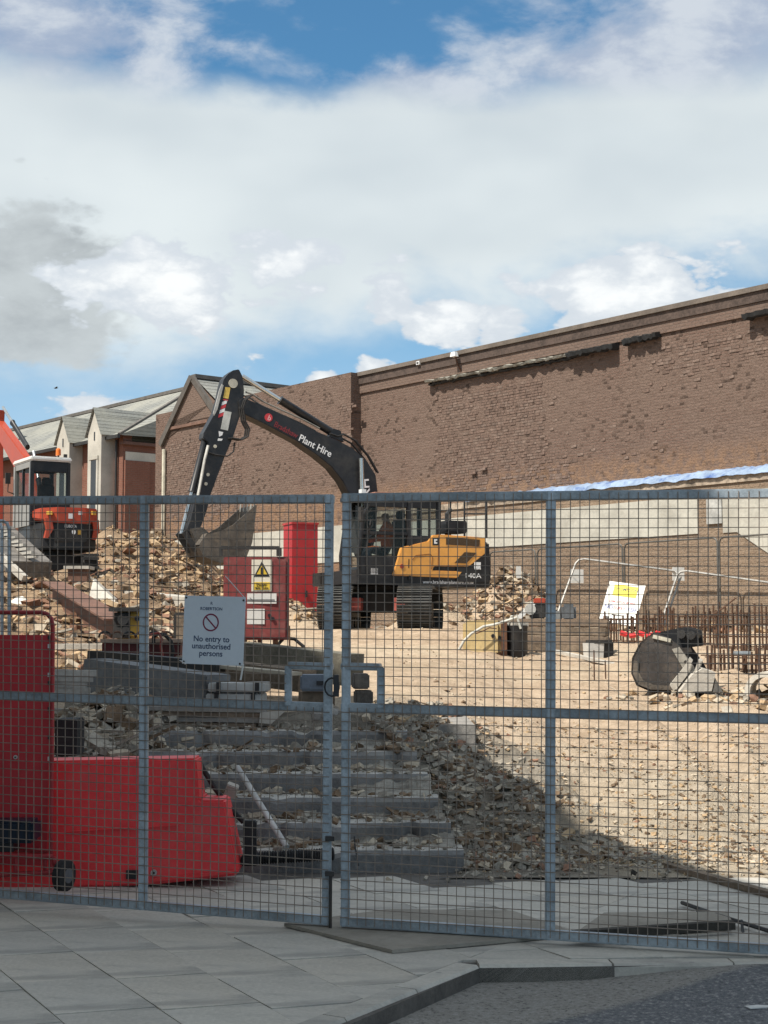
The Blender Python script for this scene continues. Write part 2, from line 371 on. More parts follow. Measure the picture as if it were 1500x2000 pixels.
cc = q.mix(q.m('MULTIPLY', bankm, .9), cc, q.mix(q.sstep(n2, .35, .68), (.13, .115, .095, 1), (.30, .275, .235, 1)))
cc = q.mix(q.m('MULTIPLY', q.sstep(q.noise(v, .22, 4, .55, .6), .52, .66), .35), cc, (.36, .265, .18, 1))
q.link(cc, b.inputs['Base Color']); b.inputs['Roughness'].default_value = .95; b.inputs['Specular IOR Level'].default_value = .1
bp = q.add('ShaderNodeBump'); bp.inputs['Strength'].default_value = 1.0; bp.inputs['Distance'].default_value = .09
q.link(q.m('ADD', n2, q.m('MULTIPLY', n3, .5)), bp.inputs['Height']); q.link(bp.outputs[0], b.inputs['Normal'])
g = mb.build('ground', gm, smooth=False)
for p in g.data.polygons: p.use_smooth = True
tag(g, kind='structure')

# road: one sheet, lower than the pavement, flush with it at the dropped kerb
rm = bpy.data.materials.new('asphalt'); rm.use_nodes = True; q = N(rm.node_tree); b = rm.node_tree.nodes['Principled BSDF']
v = q.add('ShaderNodeTexCoord').outputs['Object']
n1 = q.noise(v, .9, 5, .6, .3); n2 = q.noise(v, 42, 5, .75); n3 = q.noise(v, 110, 3, .7)
sp = q.add('ShaderNodeSeparateXYZ'); q.link(v, sp.inputs[0])
patch = q.sstep(q.m('SUBTRACT', q.m('ADD', q.m('MULTIPLY', sp.outputs[0], .75), q.m('MULTIPLY', q.m('SUBTRACT', n1, .5), .25)), q.m('MULTIPLY', q.m('SUBTRACT', sp.outputs[1], 6.6), 1.0)), .16, .26)
cc = q.mix(patch, (.26, .245, .22, 1), (.135, .14, .15, 1))
cc = q.mix(q.m('MULTIPLY', q.sstep(n2, .50, .66), .85), cc, (.36, .35, .33, 1)); cc = q.mix(q.m('MULTIPLY', q.sstep(n2, .46, .36), .8), cc, (.05, .05, .052, 1))
cc = q.mix(q.m('MULTIPLY', q.sstep(n1, .5, .7), .4), cc, (.15, .135, .115, 1))
q.link(cc, b.inputs['Base Color']); b.inputs['Roughness'].default_value = .9
bp = q.add('ShaderNodeBump'); bp.inputs['Strength'].default_value = .7; bp.inputs['Distance'].default_value = .012
q.link(q.m('ADD', n2, n3), bp.inputs['Height']); q.link(bp.outputs[0], b.inputs['Normal'])
def rz_(x, y): return -.082 + .074 * smooth(.8, 1.9, x) * smooth(6.6, 7.6, y)
xs2 = axis([(-300, -8, 40), (-8, 8, .25), (8, 300, 40)]); ys2 = axis([(-300, 0, 40), (0, 10.3, .25)])
mb = MB(); nx = len(xs2); mb.v = [(x, y, rz_(x, y)) for y in ys2 for x in xs2]
mb.f = [(j * nx + i, j * nx + i + 1, (j + 1) * nx + i + 1, (j + 1) * nx + i) for j in range(len(ys2) - 1) for i in range(nx - 1)]; mb.mi = [0] * len(mb.f)
rd = mb.build('road', rm, smooth=True); tag(rd, kind='structure')
# painted line scrap at the lower right
lp = onz(1460, 1990, -.1); lp2 = onz(1530, 1984, -.1)
mb = MB(); mb.box(((lp.x + lp2.x) / 2, (lp.y + lp2.y) / 2 , rz_(lp.x, lp.y) + .004), ((lp2 - lp).length, .05, .004), math.atan2(lp2.y - lp.y, lp2.x - lp.x))
tag(mb.build('road_marking', mat('road_paint', (.62, .62, .60), .8, 0, .12, 9, .1), None), kind='structure')

# pavement: bed + individual flagstones, kerb stones along the road
KA, KB, KC, KD = Vector((-3.6, .9)), Vector((-.25, 6.42)), Vector((.47, 7.70)), Vector((1.95, 7.80))
KE = Vector((12, 8.3))
pave_poly = [(-40, .9 - 20), (KA.x - 12, KA.y - 20), (KA.x, KA.y), tuple(KB), tuple(KC), tuple(KD), tuple(KE), (12, 10.75), (-40, 10.75)]
M_slab = []
for i, c in enumerate([(.50, .47, .415), (.53, .50, .44), (.485, .457, .405), (.515, .475, .41)]):
    M_slab.append(mat('flagstone_%d' % i, c, .88, 0, .13, 1.3, .25, 40, dirt=(.36, .345, .315), dirt_amt=.6, dscale=2.4, spec=.2, spots=(.24, .235, .225)))
M_joint = mat('joint_grit', (.11, .10, .09), .95, 0, .2, 6, .2)
mb = MB(); n = len(pave_poly)
mb.prism(pave_poly, -.30, -.012, lambda p, t: (p[0], p[1], t))
pav = mb.build('pavement', M_joint); tag(pav, kind='structure')
def clip(poly, p, nrm):
    out = []
    for i in range(len(poly)):
        a, c = poly[i], poly[(i + 1) % len(poly)]
        da, dc = (a - p).dot(nrm), (c - p).dot(nrm)
        if da >= 0: out.append(a)
        if (da >= 0) != (dc >= 0): out.append(a + (c - a) * (da / (da - dc)))
    return out
KERB_W = .13
def nrm2(a, c): d = (c - a).normalized(); return Vector((-d.y, d.x))
n1_, n2_, n3_ = nrm2(KA, KC), nrm2(KC, KD), nrm2(KD, KE)
A = Vector((-.455, .89)).normalized(); B = Vector((.95, .31)).normalized()
def slab(poly, k):
    if len(poly) < 3: return
    mb = MB(); c = sum(poly, Vector((0, 0))) / len(poly); dz = random.uniform(-.0025, .0025)
    pts = [c + (p - c) * (1 - .011) for p in poly]; tx, ty = random.uniform(-.004, .004), random.uniform(-.004, .004)
    mb.prism([(p.x - c.x, p.y - c.y) for p in pts], -.05, 0, lambda p, t: (p[0], p[1], t + (dz + tx * p[0] + ty * p[1] if t == 0 else 0)))
    o = mb.build('flagstone', random.choice(M_slab), pav); o.location = (c.x, c.y, 0.0)
for i in range(-16, 17):
    off = random.uniform(0, .6) if i % 2 else random.uniform(.2, .5)
    for j in range(-7, 10):
        o = Vector((-.6, 8.0)) + B * (i * .44) + A * (j * .66 + off)
        p = [o, o + B * .44, o + B * .44 + A * .66, o + A * .66]
        if max(abs(q_.x) - (.27 * q_.y + .5) for q_ in p) > 0 or min(q_.y for q_ in p) < 4.6 or max(q_.y for q_ in p) > 10.72: continue
        cx = (p[0] + p[2]) / 2
        q1 = clip(p, KA + n1_ * KERB_W, n1_); q2 = clip(clip(p, KA + n1_ * KERB_W, -n1_), KC + n2_ * KERB_W, n2_) if cx.x > 0 else []
        for q_ in (q1, q2):
            if len(q_) >= 3 and abs(sum(q_[k].x * q_[(k + 1) % len(q_)].y - q_[(k + 1) % len(q_)].x * q_[k].y for k in range(len(q_)))) > .004: slab([Vector(x) for x in q_], 0)
def kerb(a, c, nr, ztop0, ztop1, name='kerb_stone'):
    d = (c - a); L = d.length; k = max(1, round(L / .62)); 
    for i in range(k):
        p0, p1 = a + d * (i / k), a + d * ((i + 1) / k - .008 / L)
        z0, z1 = lerp(ztop0, ztop1, i / k), lerp(ztop0, ztop1, (i + 1) / k)
        mb = MB(); w_ = KERB_W - .006; f0, f1 = Vector((0, 0)), nr * w_
        vs = [];
        for p, z in ((p0, z0), (p1, z1)):
            vs += [(p.x + nr.x * .012, p.y + nr.y * .012, z), (p.x + f1.x, p.y + f1.y, z), (p.x + f1.x, p.y + f1.y, -.3), (p.x, p.y, -.3), (p.x, p.y, z - .014)]
        fs = [(0, 1, 2, 3, 4), (9, 8, 7, 6, 5)] + [(i_, i_ + 5, (i_ + 1) % 5 + 5, (i_ + 1) % 5) for i_ in range(5)]
        mb.addf(vs, fs); mb.build(name, random.choice(M_slab[:3]), pav)
kerb(KA, KC, n1_, .004, .004); kerb(KC, KC + (KD - KC) * .45, n2_, .004, -.002); kerb(KC + (KD - KC) * .452, KE, n2_, -.003, -.006)

# ------------------------------------------------------------------ steps up to the site platform
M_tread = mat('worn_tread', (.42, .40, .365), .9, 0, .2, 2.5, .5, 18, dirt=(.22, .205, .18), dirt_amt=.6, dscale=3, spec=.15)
M_riser = mat('dark_riser', (.20, .198, .195), .9, 0, .25, 2.5, .5, 18, dirt=(.27, .25, .22), dirt_amt=.75, dscale=2.2, spec=.15)  # riser faces in a darker tone than the treads
st_root = empty('concrete_steps', (-1.6, 10.7, 0))
tag(st_root, 'flight of broken grey concrete steps in shade behind the gate', 'steps')
for k in range(6):
    z0 = .14 * k - .25; mb = MB(); y0 = .38 * k; L = 5.05 - .072 * k; nseg = 90; front = []
    for i in range(nseg + 1):
        x = -2.9 + L * i / nseg; nn = noise.noise(Vector((x * 2.3, k * 5.1, 0))) ; chip = max(0, noise.noise(Vector((x * 5.3, k * 5.1, 0))) - .32) * .22
        front.append((x, y0 + chip, .14 * (k + 1) - max(0, noise.noise(Vector((x * 5.1, k * 7.7, 4))) - .3) * .14))
    vs = []; fs = []
    for x, y, zt in front:
        vs += [(x, y + .03, z0), (x, y + .012, zt - .03), (x, y + .035, zt), (x, y0 + .42, .14 * (k + 1))]
    for i in range(nseg):
        for a in range(3): fs.append((i * 4 + a, (i + 1) * 4 + a, (i + 1) * 4 + a + 1, i * 4 + a + 1))
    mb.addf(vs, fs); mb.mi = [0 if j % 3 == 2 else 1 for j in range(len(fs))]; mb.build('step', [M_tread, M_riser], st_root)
mb = MB(); mb.box((-.25, 2.9 + .95, .42), (5.3, 1.9, .82)); mb.build('landing', M_conc, st_root)

# ------------------------------------------------------------------ rubble (uncountable)
M_rub = [mat('rubble_grey', (.30, .27, .225), .95, 0, .25, 6, .3, 40, spec=.1), mat('rubble_pale', (.43, .365, .28), .95, 0, .2, 6, .3, 40, spec=.1),
         mat('rubble_brick', (.25, .145, .10), .95, 0, .3, 6, .3, 40, spec=.1), mat('rubble_earth', (.17, .12, .08), .95, 0, .3, 6, .3, 40, spec=.1),
         mat('rubble_sand', (.40, .29, .18), .95, 0, .2, 6, .3, 40, spec=.1)]
def chunk(mb, c, s, mi, flat=1.0):
    Mr = Matrix.Rotation(random.uniform(0, 6.28), 3, 'Z') @ Matrix.Rotation(random.uniform(-.6, .6), 3, 'X') @ Matrix.Rotation(random.uniform(-.6, .6), 3, 'Y')
    a, b_, h = s * random.uniform(.6, 1.4), s * random.uniform(.5, 1.0), s * random.uniform(.3, .8) * flat
    kind_ = random.random(); jl = .55
    if kind_ < .05 and s > .03: a, b_, h, jl = s * random.uniform(2.5, 5), s * .22, s * .14, .85
    elif kind_ < .20: a, b_, h, jl = s * 1.15, s * .55, s * .36, .93
    elif kind_ < .28: a, b_, h = s * 1.7, s * 1.3, s * .2
    vs = []
    for z in (-1, 1):
        for x, y in ((-1, -1), (1, -1), (1, 1), (-1, 1)):
            j = lambda: random.uniform(jl, 1.0)
            vs.append(Vector(c) + Mr @ Vector((x * a * j() / 2, y * b_ * j() / 2, z * h * j() / 2)))
    mb.addf(vs, [(3, 2, 1, 0), (4, 5, 6, 7), (0, 1, 5, 4), (1, 2, 6, 5), (2, 3, 7, 6), (3, 0, 4, 7)], mi)
def scatter(name, label, sampler, n, smin, smax, weights, cat='rubble', power=2.5, zoff=.1):
    mb = MB(); ids = list(range(len(M_rub)))
    for _ in range(n):
        x, y = sampler(); s = smin + (smax - smin) * random.random() ** power
        chunk(mb, (x, y, gz(x, y) + s * zoff), s, random.choices(ids, weights)[0])
    o = mb.build(name, M_rub); tag(o, label, cat, kind='stuff'); return o
def gauss2(cx, cy, sx_, sy_): return lambda: (random.gauss(cx, sx_), random.gauss(cy, sy_))
def uni(x0, x1, y0, y1): return lambda: (random.uniform(x0, x1), random.uniform(y0, y1))
def bank():
    while True:
        y = random.uniform(10.72, 15.5); x = random.gauss(.55, .42) + (y - 12) * -.10
        if .45 - (y - 10.7) * .33 + random.gauss(0, .08) < x < 1.9 and not (y > 12.9 and x < -.1): return x, y
scatter('rubble_bank', 'shaded bank of broken stone and brick spilling over the steps', bank, 13000, .008, .10, (6, 1.2, .4, 4.5, .3), power=6)
def toe():
    t = random.random(); x = lerp(-.1, 3.2, t); return x + random.gauss(0, .2), random.gauss(11.0, .25)
scatter('rubble_fringe', 'line of loose stones where the pavement meets the dirt ramp', toe, 2200, .008, .055, (4, 4, .3, 1.5, 1))
def ramp():
    y = 11 + 21 * random.random() ** 1.6; x = random.uniform(.2, .27 * y + 1.0); return x, y
scatter('loose_stones', 'small stones scattered over the sunlit sandy ramp', ramp, 4200, .007, .06, (1, 2.5, .4, 3, 6), power=6)
def nearr():
    y = 10.9 + 7 * random.random() ** 1.8; x = random.uniform(.9, .27 * y + .6); return x, y
scatter('gravel_scatter', 'fine gravel and chips over the near end of the dirt ramp', nearr, 12000, .006, .05, (2, 3, .3, 3, 4), power=5)
def lefth():
    while True:
        y = random.uniform(17.5, 37); x = random.uniform(-.27 * y - .6, -.09 * y)
        if math.hypot(x - MINI.x, y - MINI.y) > 1.7: return x, y
scatter('brick_rubble', 'sunlit heap of brick and stone rubble below the orange digger', lefth, 11000, .015, .24, (1.5, 1.4, 4, 5, 3.5), power=6)
scatter('spoil_heap_stones', 'sandy spoil heap of lumps beneath the raised digger bucket', gauss2(-4.6, 36.6, 1.1, 1.6), 3600, .015, .26, (.5, .6, .8, 3.5, 7), power=6)
scatter('demolition_heap', 'dark heap of broken masonry at the wall behind the yellow digger', gauss2(3.0, 38.2, 1.3, 1.0), 3200, .02, .26, (2.5, 1, 2, 6, 1), power=5)
scatter('cabinet_rubble', 'low rubble mound at the foot of the tall red cabinet', gauss2(-2.3, 35.7, .6, .4), 900, .02, .26, (2, 1.5, 2, 3, 3), power=4)
scatter('wall_foot_rubble', 'rubble strewn along the foot of the long brick wall', lambda: (lambda s: (.625 * s - .55 + random.gauss(0, .5), 45 - .78 * s - .75 + random.gauss(0, .5)))(random.uniform(-8, 14)), 4000, .03, .30, (2, 1.5, 2, 4, 2), power=4)
scatter('right_edge_rubble', 'pale rubble beside the concrete pipe at the right edge', gauss2(5.0, 20.8, .7, .5), 900, .02, .18, (3, 3, 1, 1, 3), power=4)

# ------------------------------------------------------------------ long brick wall
WD = Vector((.625, -.7806, 0)); WN = Vector((-.7806, -.625, 0)); W0 = Vector((0, 45, 0))
def wl(u, v, off=0.0):
    p = onplane(u, v, W0 + WN * off, WN); return (p - W0).dot(WD), p.z
wall = empty('brick_party_wall', (0, 45, 0), math.atan2(WD.y, WD.x))
tag(wall, 'long tall brown brick wall scarred by demolition, running across the site', 'wall')
# local: x along the wall, -y towards the camera
M_brick = brickmat('scarred_brick', (.165, .108, .086), (.20, .138, .112), (.17, .128, .105), (.185, .135, .11), rough_amt=.7, hole_shade=1.0)
M_brick2 = brickmat('smooth_brick', (.165, .112, .09), (.19, .135, .108), (.155, .118, .10), (.175, .128, .105), rough_amt=.35)
M_brick3 = brickmat('rough_lower_brick', (.245, .175, .125), (.31, .23, .17), (.25, .195, .145), (.33, .25, .18), rough_amt=.9, bw=.3, bh=.1, msize=.02)
s703 = wl(705, 800)[0]; ZT = 9.5
def wbox(name, x0, x1, y0, y1, z0, z1, m):
    mb = MB(); mb.box(((x0 + x1) / 2, (y0 + y1) / 2, (z0 + z1) / 2), (x1 - x0, y1 - y0, z1 - z0)); return mb.build(name, m, wall)
wbox('upper_wall', s703 + .002, 45, 0, .6, 5.25, 8.86, M_brick)
wbox('left_wall', -12.6, s703, -.38, .6, 1.0, ZT - .02, M_brick)
wbox('parapet', s703 + .003, 45, -.05, .6, 8.865, ZT - .12, M_brick2)
wbox('coping', -8.9, 45, -.14, .75, ZT - .117, ZT, mat('coping_stone', (.15, .125, .105), .9, 0, .2, 2, .3, 20))
wbox('coping_shade_band', s703 + .002, 45, -.09, .0, ZT - .36, ZT - .12, mat('coping_shade_paint', (.085, .062, .052), .9, 0, .25, 5, .4, 20))  # dark band paints in the shade under the coping overhang
wbox('lower_wall', s703 + .004, 45, -.32, .6, 1.0, 5.05, M_brick3)
wbox('ledge', s703 + .005, 45, -.36, .5, 5.055, 5.22, mat('broken_ledge', (.33, .27, .21), .95, 0, .35, 4, .8, 10))
wbox('render_band', s703 + .01, wl(1381, 1010)[0], -.345, -.2, 3.95, 4.82, mat('white_render', (.46, .445, .39), .9, 0, .12, 1.6, .35, 12, dirt=(.30, .28, .235), dirt_amt=.6, dscale=1.1))
s1, s2, s3 = wl(1381, 1000, .33)[0], wl(1412, 1000, .33)[0], wl(1440, 1048, .33)[0]
wbox('render_pier', s1 + .01, s2 - .01, -.37, -.2, 4.15, 4.88, mat('grey_render', (.40, .40, .38), .9, 0, .2, 3, .3, 15))
mb = MB(); mb.prism([(s2, 4.86), (45, 4.86), (45, 2.0), (s3 + 2.2, 2.6), (s3, 3.93), (s2, 3.93)], -.345, -.2, lambda p, t: (p[0], t, p[1])); mb.build('render_patch', MATS['white_render'], wall)
# left part above the ground floor also keeps the white render low down
wbox('render_band', -12.0, s703 - .02, -.41, -.3, 3.8, 4.9, MATS['white_render'])
# brick stubs left where cross walls were broken off
stub = MB(); stub.box((0, 0, 0), (.215, .2, .068)); stub_o = None
stubs = []
def stub_zone(u0, u1, v0, v1, n, cols=None):
    for _ in range(n):
        u = random.uniform(u0, u1) if cols is None else random.choice(cols) + random.gauss(0, 5); v = random.uniform(v0, v1); s, z = wl(u, v)
        stubs.append((round(s / .1125) * .1125, round(z / .075) * .075 + .0375))
stub_zone(0, 0, 770, 955, 22, [852, 866, 1062, 1080]); stub_zone(1270, 1500, 660, 760, 18); stub_zone(0, 0, 690, 900, 14, [1275, 1290]); stub_zone(1090, 1250, 830, 900, 12)
M_stub = [mat('broken_brick_a', (.155, .106, .085), .95, 0, .3, 8, .4), mat('broken_brick_b', (.18, .13, .106), .95, 0, .3, 8, .4)]
sm = []
for m_ in M_stub:
    mb = MB(); chunk(mb, (0, 0, 0), .2, 0); o = MB().box((0, 0, 0), (.21, .16, .066)).build('brick', m_, wall); sm.append(o)
sl = stubs[:]
for i, (s, z) in enumerate(sl):
    if z > 8.8 or s < s703 + .2: continue
    src = sm[i % 2]; o = src.copy(); COL.objects.link(o); o.parent = wall
    o.location = (s, .08 - random.uniform(.006, .022), z); o.scale = (random.uniform(.5, 1.05), 1, 1); o.rotation_euler = (random.uniform(-.06, .06), random.uniform(-.06, .06), random.uniform(-.15, .15))
sm[0].location = (4.0, -.01, 6.0375); sm[1].location = (4.4, -.01, 6.1125)
for o in g, : pass
# scars on the far-left part
for i in range(20):
    u = random.uniform(322, 470); v = random.uniform(850, 1010); s, z = wl(u, v, .38)
    if s > s703 - .2: continue
    o = sm[i % 2].copy(); COL.objects.link(o); o.parent = wall; o.location = (s, -.38 + .08 - random.uniform(.006, .02), z)
# patches where the plaster is gone: raked-out courses, bricks standing proud of the joints with many knocked out
def raked(u0, u1, v0, v1, keep, off, y_face, seed):
    mb = MB(); rnd = random.Random(seed); sa, _ = wl(u0, 900, off); sb_, _ = wl(u1, 900, off); um = (u0 + u1) / 2
    zt_, zb_ = wl(um, v0, off)[1], wl(um, v1, off)[1]; k0, k1 = int(zb_ / .075), int(zt_ / .075)
    for k in range(k0, k1):
        x = sa + (.1125 if k % 2 else 0) + rnd.uniform(-.12, .12)
        while x < sb_:
            nz = noise.noise(Vector((x * .9, k * .075 * .9, seed))); edge = min(1, min(x - sa, sb_ - x, (k - k0) * .075, (k1 - k) * .075) / .25 + .35)
            if rnd.random() < keep * edge + .25 * nz:
                pr = rnd.uniform(.004, .016); L_ = .208 * (1 if rnd.random() < .75 else rnd.uniform(.4, .8))
                mb.box((x + L_ / 2, y_face - pr / 2 + .03, k * .075 + .0375), (L_, .06 + pr, .060 + rnd.uniform(-.006, .006)), mi=0 if rnd.random() < .7 else 1)
            x += .225
    o = mb.build('raked_brickwork', M_stub, wall); tag(o, kind='stuff')
raked(852, 1062, 755, 958, .80, 0, 0, 11); raked(1064, 1120, 880, 955, .5, 0, 0, 12); raked(1285, 1560, 652, 720, .55, 0, 0, 13)
raked(322, 470, 850, 1015, .75, .38, -.38, 15); raked(650, 688, 790, 940, .7, .38, -.38, 16); pass
# torn roof flashing left on the wall
def ragged(name, u0, v0, u1, v1, n, m, proj=(.10, .34), drop=.16, seed=0, thick=.03):
    mb = MB(); vs = []; fs = []
    for i in range(n + 1):
        t = i / n; s, z = wl(lerp(u0, u1, t), lerp(v0, v1, t)); nn = noise.noise(Vector((i * .45, seed, 0))); n2 = noise.noise(Vector((i * 1.3, seed, 5)))
        pr = lerp(proj[0], proj[1], .5 + .5 * nn); zz = z + .05 * n2; dr = drop * (.6 + .6 * abs(n2))
        vs += [(s, .02, zz + .06), (s, -pr, zz + .02 * nn), (s, -pr + .03, zz - dr * .5), (s, .02, zz - dr * .4)]
    for i in range(n):
        for a in range(4): fs.append((i * 4 + a, (i + 1) * 4 + a, (i + 1) * 4 + (a + 1) % 4, i * 4 + (a + 1) % 4))
    fs += [(0, 1, 2, 3), tuple(n * 4 + a for a in (3, 2, 1, 0))]
    mb.addf(vs, fs); return mb.build(name, m, wall)
M_flash = mat('torn_roofing_felt', (.30, .29, .25), .85, 0, .35, 3, .5, 12, dirt=(.03, .03, .028), dirt_amt=.8, dscale=3)
M_felt = mat('black_roofing_felt', (.022, .023, .024), .8, 0, .3, 4, .5, 12)
ragged('torn_flashing', 840, 746, 1135, 690, 60, M_flash, seed=1); ragged('torn_flashing', 1120, 692, 1210, 674, 26, M_felt, (.2, .42), .3, 2)
ragged('torn_flashing', 1226, 666, 1292, 652, 22, M_felt, (.12, .36), .3, 3); ragged('torn_flashing', 1464, 617, 1640, 580, 30, M_felt, (.2, .42), .3, 4)
ragged('torn_flashing', 842, 751, 1120, 699, 50, M_felt, (.05, .2), .12, 8)
# tarpaulin strip lying on the ledge
mb = MB(); vs = []; fs = []; n = 90
for i in range(n + 1):
    t = i / n; u = lerp(930, 1560, t); s, _ = wl(u, 950); k = smooth(0, .25, t) * .5 + .5
    a = noise.noise(Vector((i * .35, 2, 0))); b2 = noise.noise(Vector((i * .8, 9, 0)))
    vs += [(s, .01, 5.22 + k * (.20 + .07 * a)), (s, -.12, 5.22 + k * (.19 + .08 * b2)), (s, -.34 - .06 * a, 5.24 + k * (.08 + .05 * b2)), (s, -.42 - .05 * b2, 5.23 - .02 * k + .05 * a)]
for i in range(n):
    for a in range(3): fs.append((i * 4 + a, (i + 1) * 4 + a, (i + 1) * 4 + a + 1, i * 4 + a + 1))
mb.addf(vs, fs); o = mb.build('tarpaulin_strip', M_tarp, None, smooth=True); o.matrix_world = Matrix.Translation((0, 45, 0)) @ Matrix.Rotation(math.atan2(WD.y, WD.x), 4, 'Z')
tag(o, 'crumpled blue and white plastic sheet lying along the wall ledge', 'tarpaulin')
# lamp fixed near the top of the wall
ls, lz = wl(903, 697); lo = empty('wall_floodlight', W0 + WD * ls + WN * .05 + Vector((0, 0, lz))); lo.rotation_euler = (0, 0, math.atan2(WD.y, WD.x))
tag(lo, 'small white floodlight on a short bracket near the wall top', 'lamp')
MB().tube([(0, 0, -.42), (-.04, -.1, -.2), (-.06, -.16, 0)], .02, 6).build('bracket', M_rust, lo)
MB().box((-.06, -.2, .05), (.2, .14, .13), taper=.75).build('lamp_head', M_white, lo)
ls, lz = wl(824, 710); lo = empty('junction_box', W0 + WD * ls + WN * .06 + Vector((0, 0, lz))); lo.rotation_euler = (0, 0, math.atan2(WD.y, WD.x))
tag(lo, 'tiny grey junction box on the wall left of the floodlight', 'electrical box'); MB().box((0, -.05, 0), (.14, .1, .1)).build('case', M_white, lo); MB().box((0, -.105, 0), (.08, .012, .05)).build('cover', M_dark, lo)
# far gable rising over the left end of the wall, with its slate roof behind
ap_s, ap_z = wl(377, 738, .38); ev_s, ev_z = wl(321, 862, .38); rt_s = ap_s + (ap_s - ev_s)
gb = empty('gabled_wing', (0, 45, 0), math.atan2(WD.y, WD.x)); tag(gb, 'brick gable with slate roof rising above the far end of the long wall', 'building')
mb = MB(); mb.prism([(ev_s, ZT - .5), (ev_s, ev_z), (ap_s, ap_z - .1), (rt_s - .6, ZT - .03), (rt_s - .6, ZT - .5)], -.40, .4, lambda p, t: (p[0], t, p[1])); mb.build('gable_wall', M_brick2, gb)
mb = MB(); mb.bar((ev_s - .15, -.42, ev_z - .12), (ap_s, -.42, ap_z + .02), .16, .22); mb.bar((ap_s, -.42, ap_z + .02), (rt_s, -.42, ev_z + .3), .12, .2); mb.build('verge', mat('dark_verge', (.10, .09, .08), .8), gb)
mb = MB(); vs = [(ev_s - .3, -.3, ev_z - .2), (ap_s, -.3, ap_z), (ap_s, 14, ap_z), (ev_s - .3, 14, ev_z - .2), (rt_s + 2, -.3, ev_z - .6), (rt_s + 2, 14, ev_z - .6)]
mb.addf(vs, [(0, 1, 2, 3), (1, 4, 5, 2)]); mb.build('roof', M_slate, gb)
mb = MB(); mb.bar((ap_s, -.35, ap_z + .06), (ap_s, 14, ap_z + .06), .22, .14); mb.build('ridge', mat('ridge_tile', (.12, .11, .10), .8), gb)
mb = MB(); mb.tube([(ev_s + .12, -.46, ev_z - .3), (ev_s + .12, -.46, 2.0)], .07, 8); mb.build('downpipe', mat('cream_downpipe', (.55, .52, .42), .6), gb)
mb = MB(); mb.box(((ev_s + rt_s) / 2 - .4, -.42, wl(360, 832, .38)[1]), (rt_s - ev_s - .9, .06, .1)); mb.build('string_course', mat('string_course_brick', (.17, .10, .075), .9), gb)

# ------------------------------------------------------------------ brick and stone building further back on the left
LX, LY = -10.6, 62.0
lb = empty('pale_dormer_building', (LX, LY, 0), math.atan2(WD.y, WD.x))
tag(lb, 'brick building with long slate roof and pale stone dormers behind the spoil heap', 'building')
M_dkb = brickmat('dark_red_brick', (.20, .085, .06), (.25, .11, .08), (.22, .15, .12), (.20, .095, .07), rough_amt=.15)
M_dkby = brickmat('dark_red_brick_end', (.20, .085, .06), (.25, .11, .08), (.22, .15, .12), (.20, .095, .07), axis='yz', rough_amt=.15)
EZ, RZ_ = 9.75, 12.5
def lbx(name, x0, x1, y0, y1, z0, z1, m, par=None): 
    mb = MB(); mb.box(((x0 + x1) / 2, (y0 + y1) / 2, (z0 + z1) / 2), (x1 - x0, y1 - y0, z1 - z0)); return mb.build(name, m, par or lb)
lbx('front_wall', -40, -.005, 0, .4, 1, EZ, M_dkb)
lbx('end_wall', -.4, 0, .005, 9, 1, EZ - .4, M_dkby)
mb = MB(); mb.prism([(1.9, EZ - .4), (1.9, EZ + .75), (4.2, EZ + 1.9), (6.5, EZ + .75), (6.5, EZ - .4)], -.5, .1, lambda p, t: (t, p[0], p[1])); mb.build('end_gable', M_dkby, lb)
mb = MB(); ar = [(4.2 + 1.15 * math.cos(a), EZ - .9 + 1.15 * math.sin(a)) for a in [math.pi * i / 12 for i in range(13)]]; ai = [(4.2 + .8 * math.cos(a), EZ - .9 + .8 * math.sin(a)) for a in [math.pi * i / 12 for i in range(12, -1, -1)]]
mb.prism(ar + ai, .1, .16, lambda p, t: (t, p[0], p[1])); aw = mb.build('window_arch', M_stone, lb)
mb = MB(); mb.prism([(4.2 + .79 * math.cos(a), EZ - .9 + .79 * math.sin(a)) for a in [math.pi * i / 12 for i in range(13)]] + [(3.41, EZ - 3), (4.99, EZ - 3)], .101, .115, lambda p, t: (t, p[0], p[1])); mb.build('arched_window', mat('dark_glazing', (.03, .034, .04), .15, 0, .2, 1, 0), lb)
lbx('stone_band', .0, .06, .1, 1.8, EZ - 1.05, EZ - .7, M_stone); lbx('stone_band', .0, .06, 1.6, 3.1, EZ - 4.6, EZ - 4.25, M_stone)
lbx('brick_pier', .0, .10, .06, 1.2, 1, EZ - 1.06, M_dkby); lbx('cornice', -.1, .22, -.1, 3.0, EZ - .42, EZ - .3, mat('dark_cornice', (.13, .07, .055), .9))
mb = MB(); mb.addf([(-40, -.35, EZ - .08), (.3, -.35, EZ - .08), (-2.4, 5, RZ_), (-40, 5, RZ_), (-40, 10.3, EZ), (.2, 10.3, EZ), (.3, 3.2, EZ + .0), (.3, 2.2, EZ + 1.0)], [(0, 1, 2, 3), (3, 2, 5, 4), (1, 6, 7), (1, 7, 2), (7, 5, 2)]); mb.build('roof', M_slate, lb)
mb = MB(); mb.bar((-40, 5, RZ_ + .05), (-2.4, 5, RZ_ + .05), .25, .15); mb.bar((-2.4, 5, RZ_ + .04), (.3, -.35, EZ - .04), .14, .1); mb.build('ridge', MATS['ridge_tile'], lb)
lbx('gutter', -40, .36, -.46, -.34, EZ - .2, EZ - .06, mat('black_gutter', (.03, .03, .03), .5))
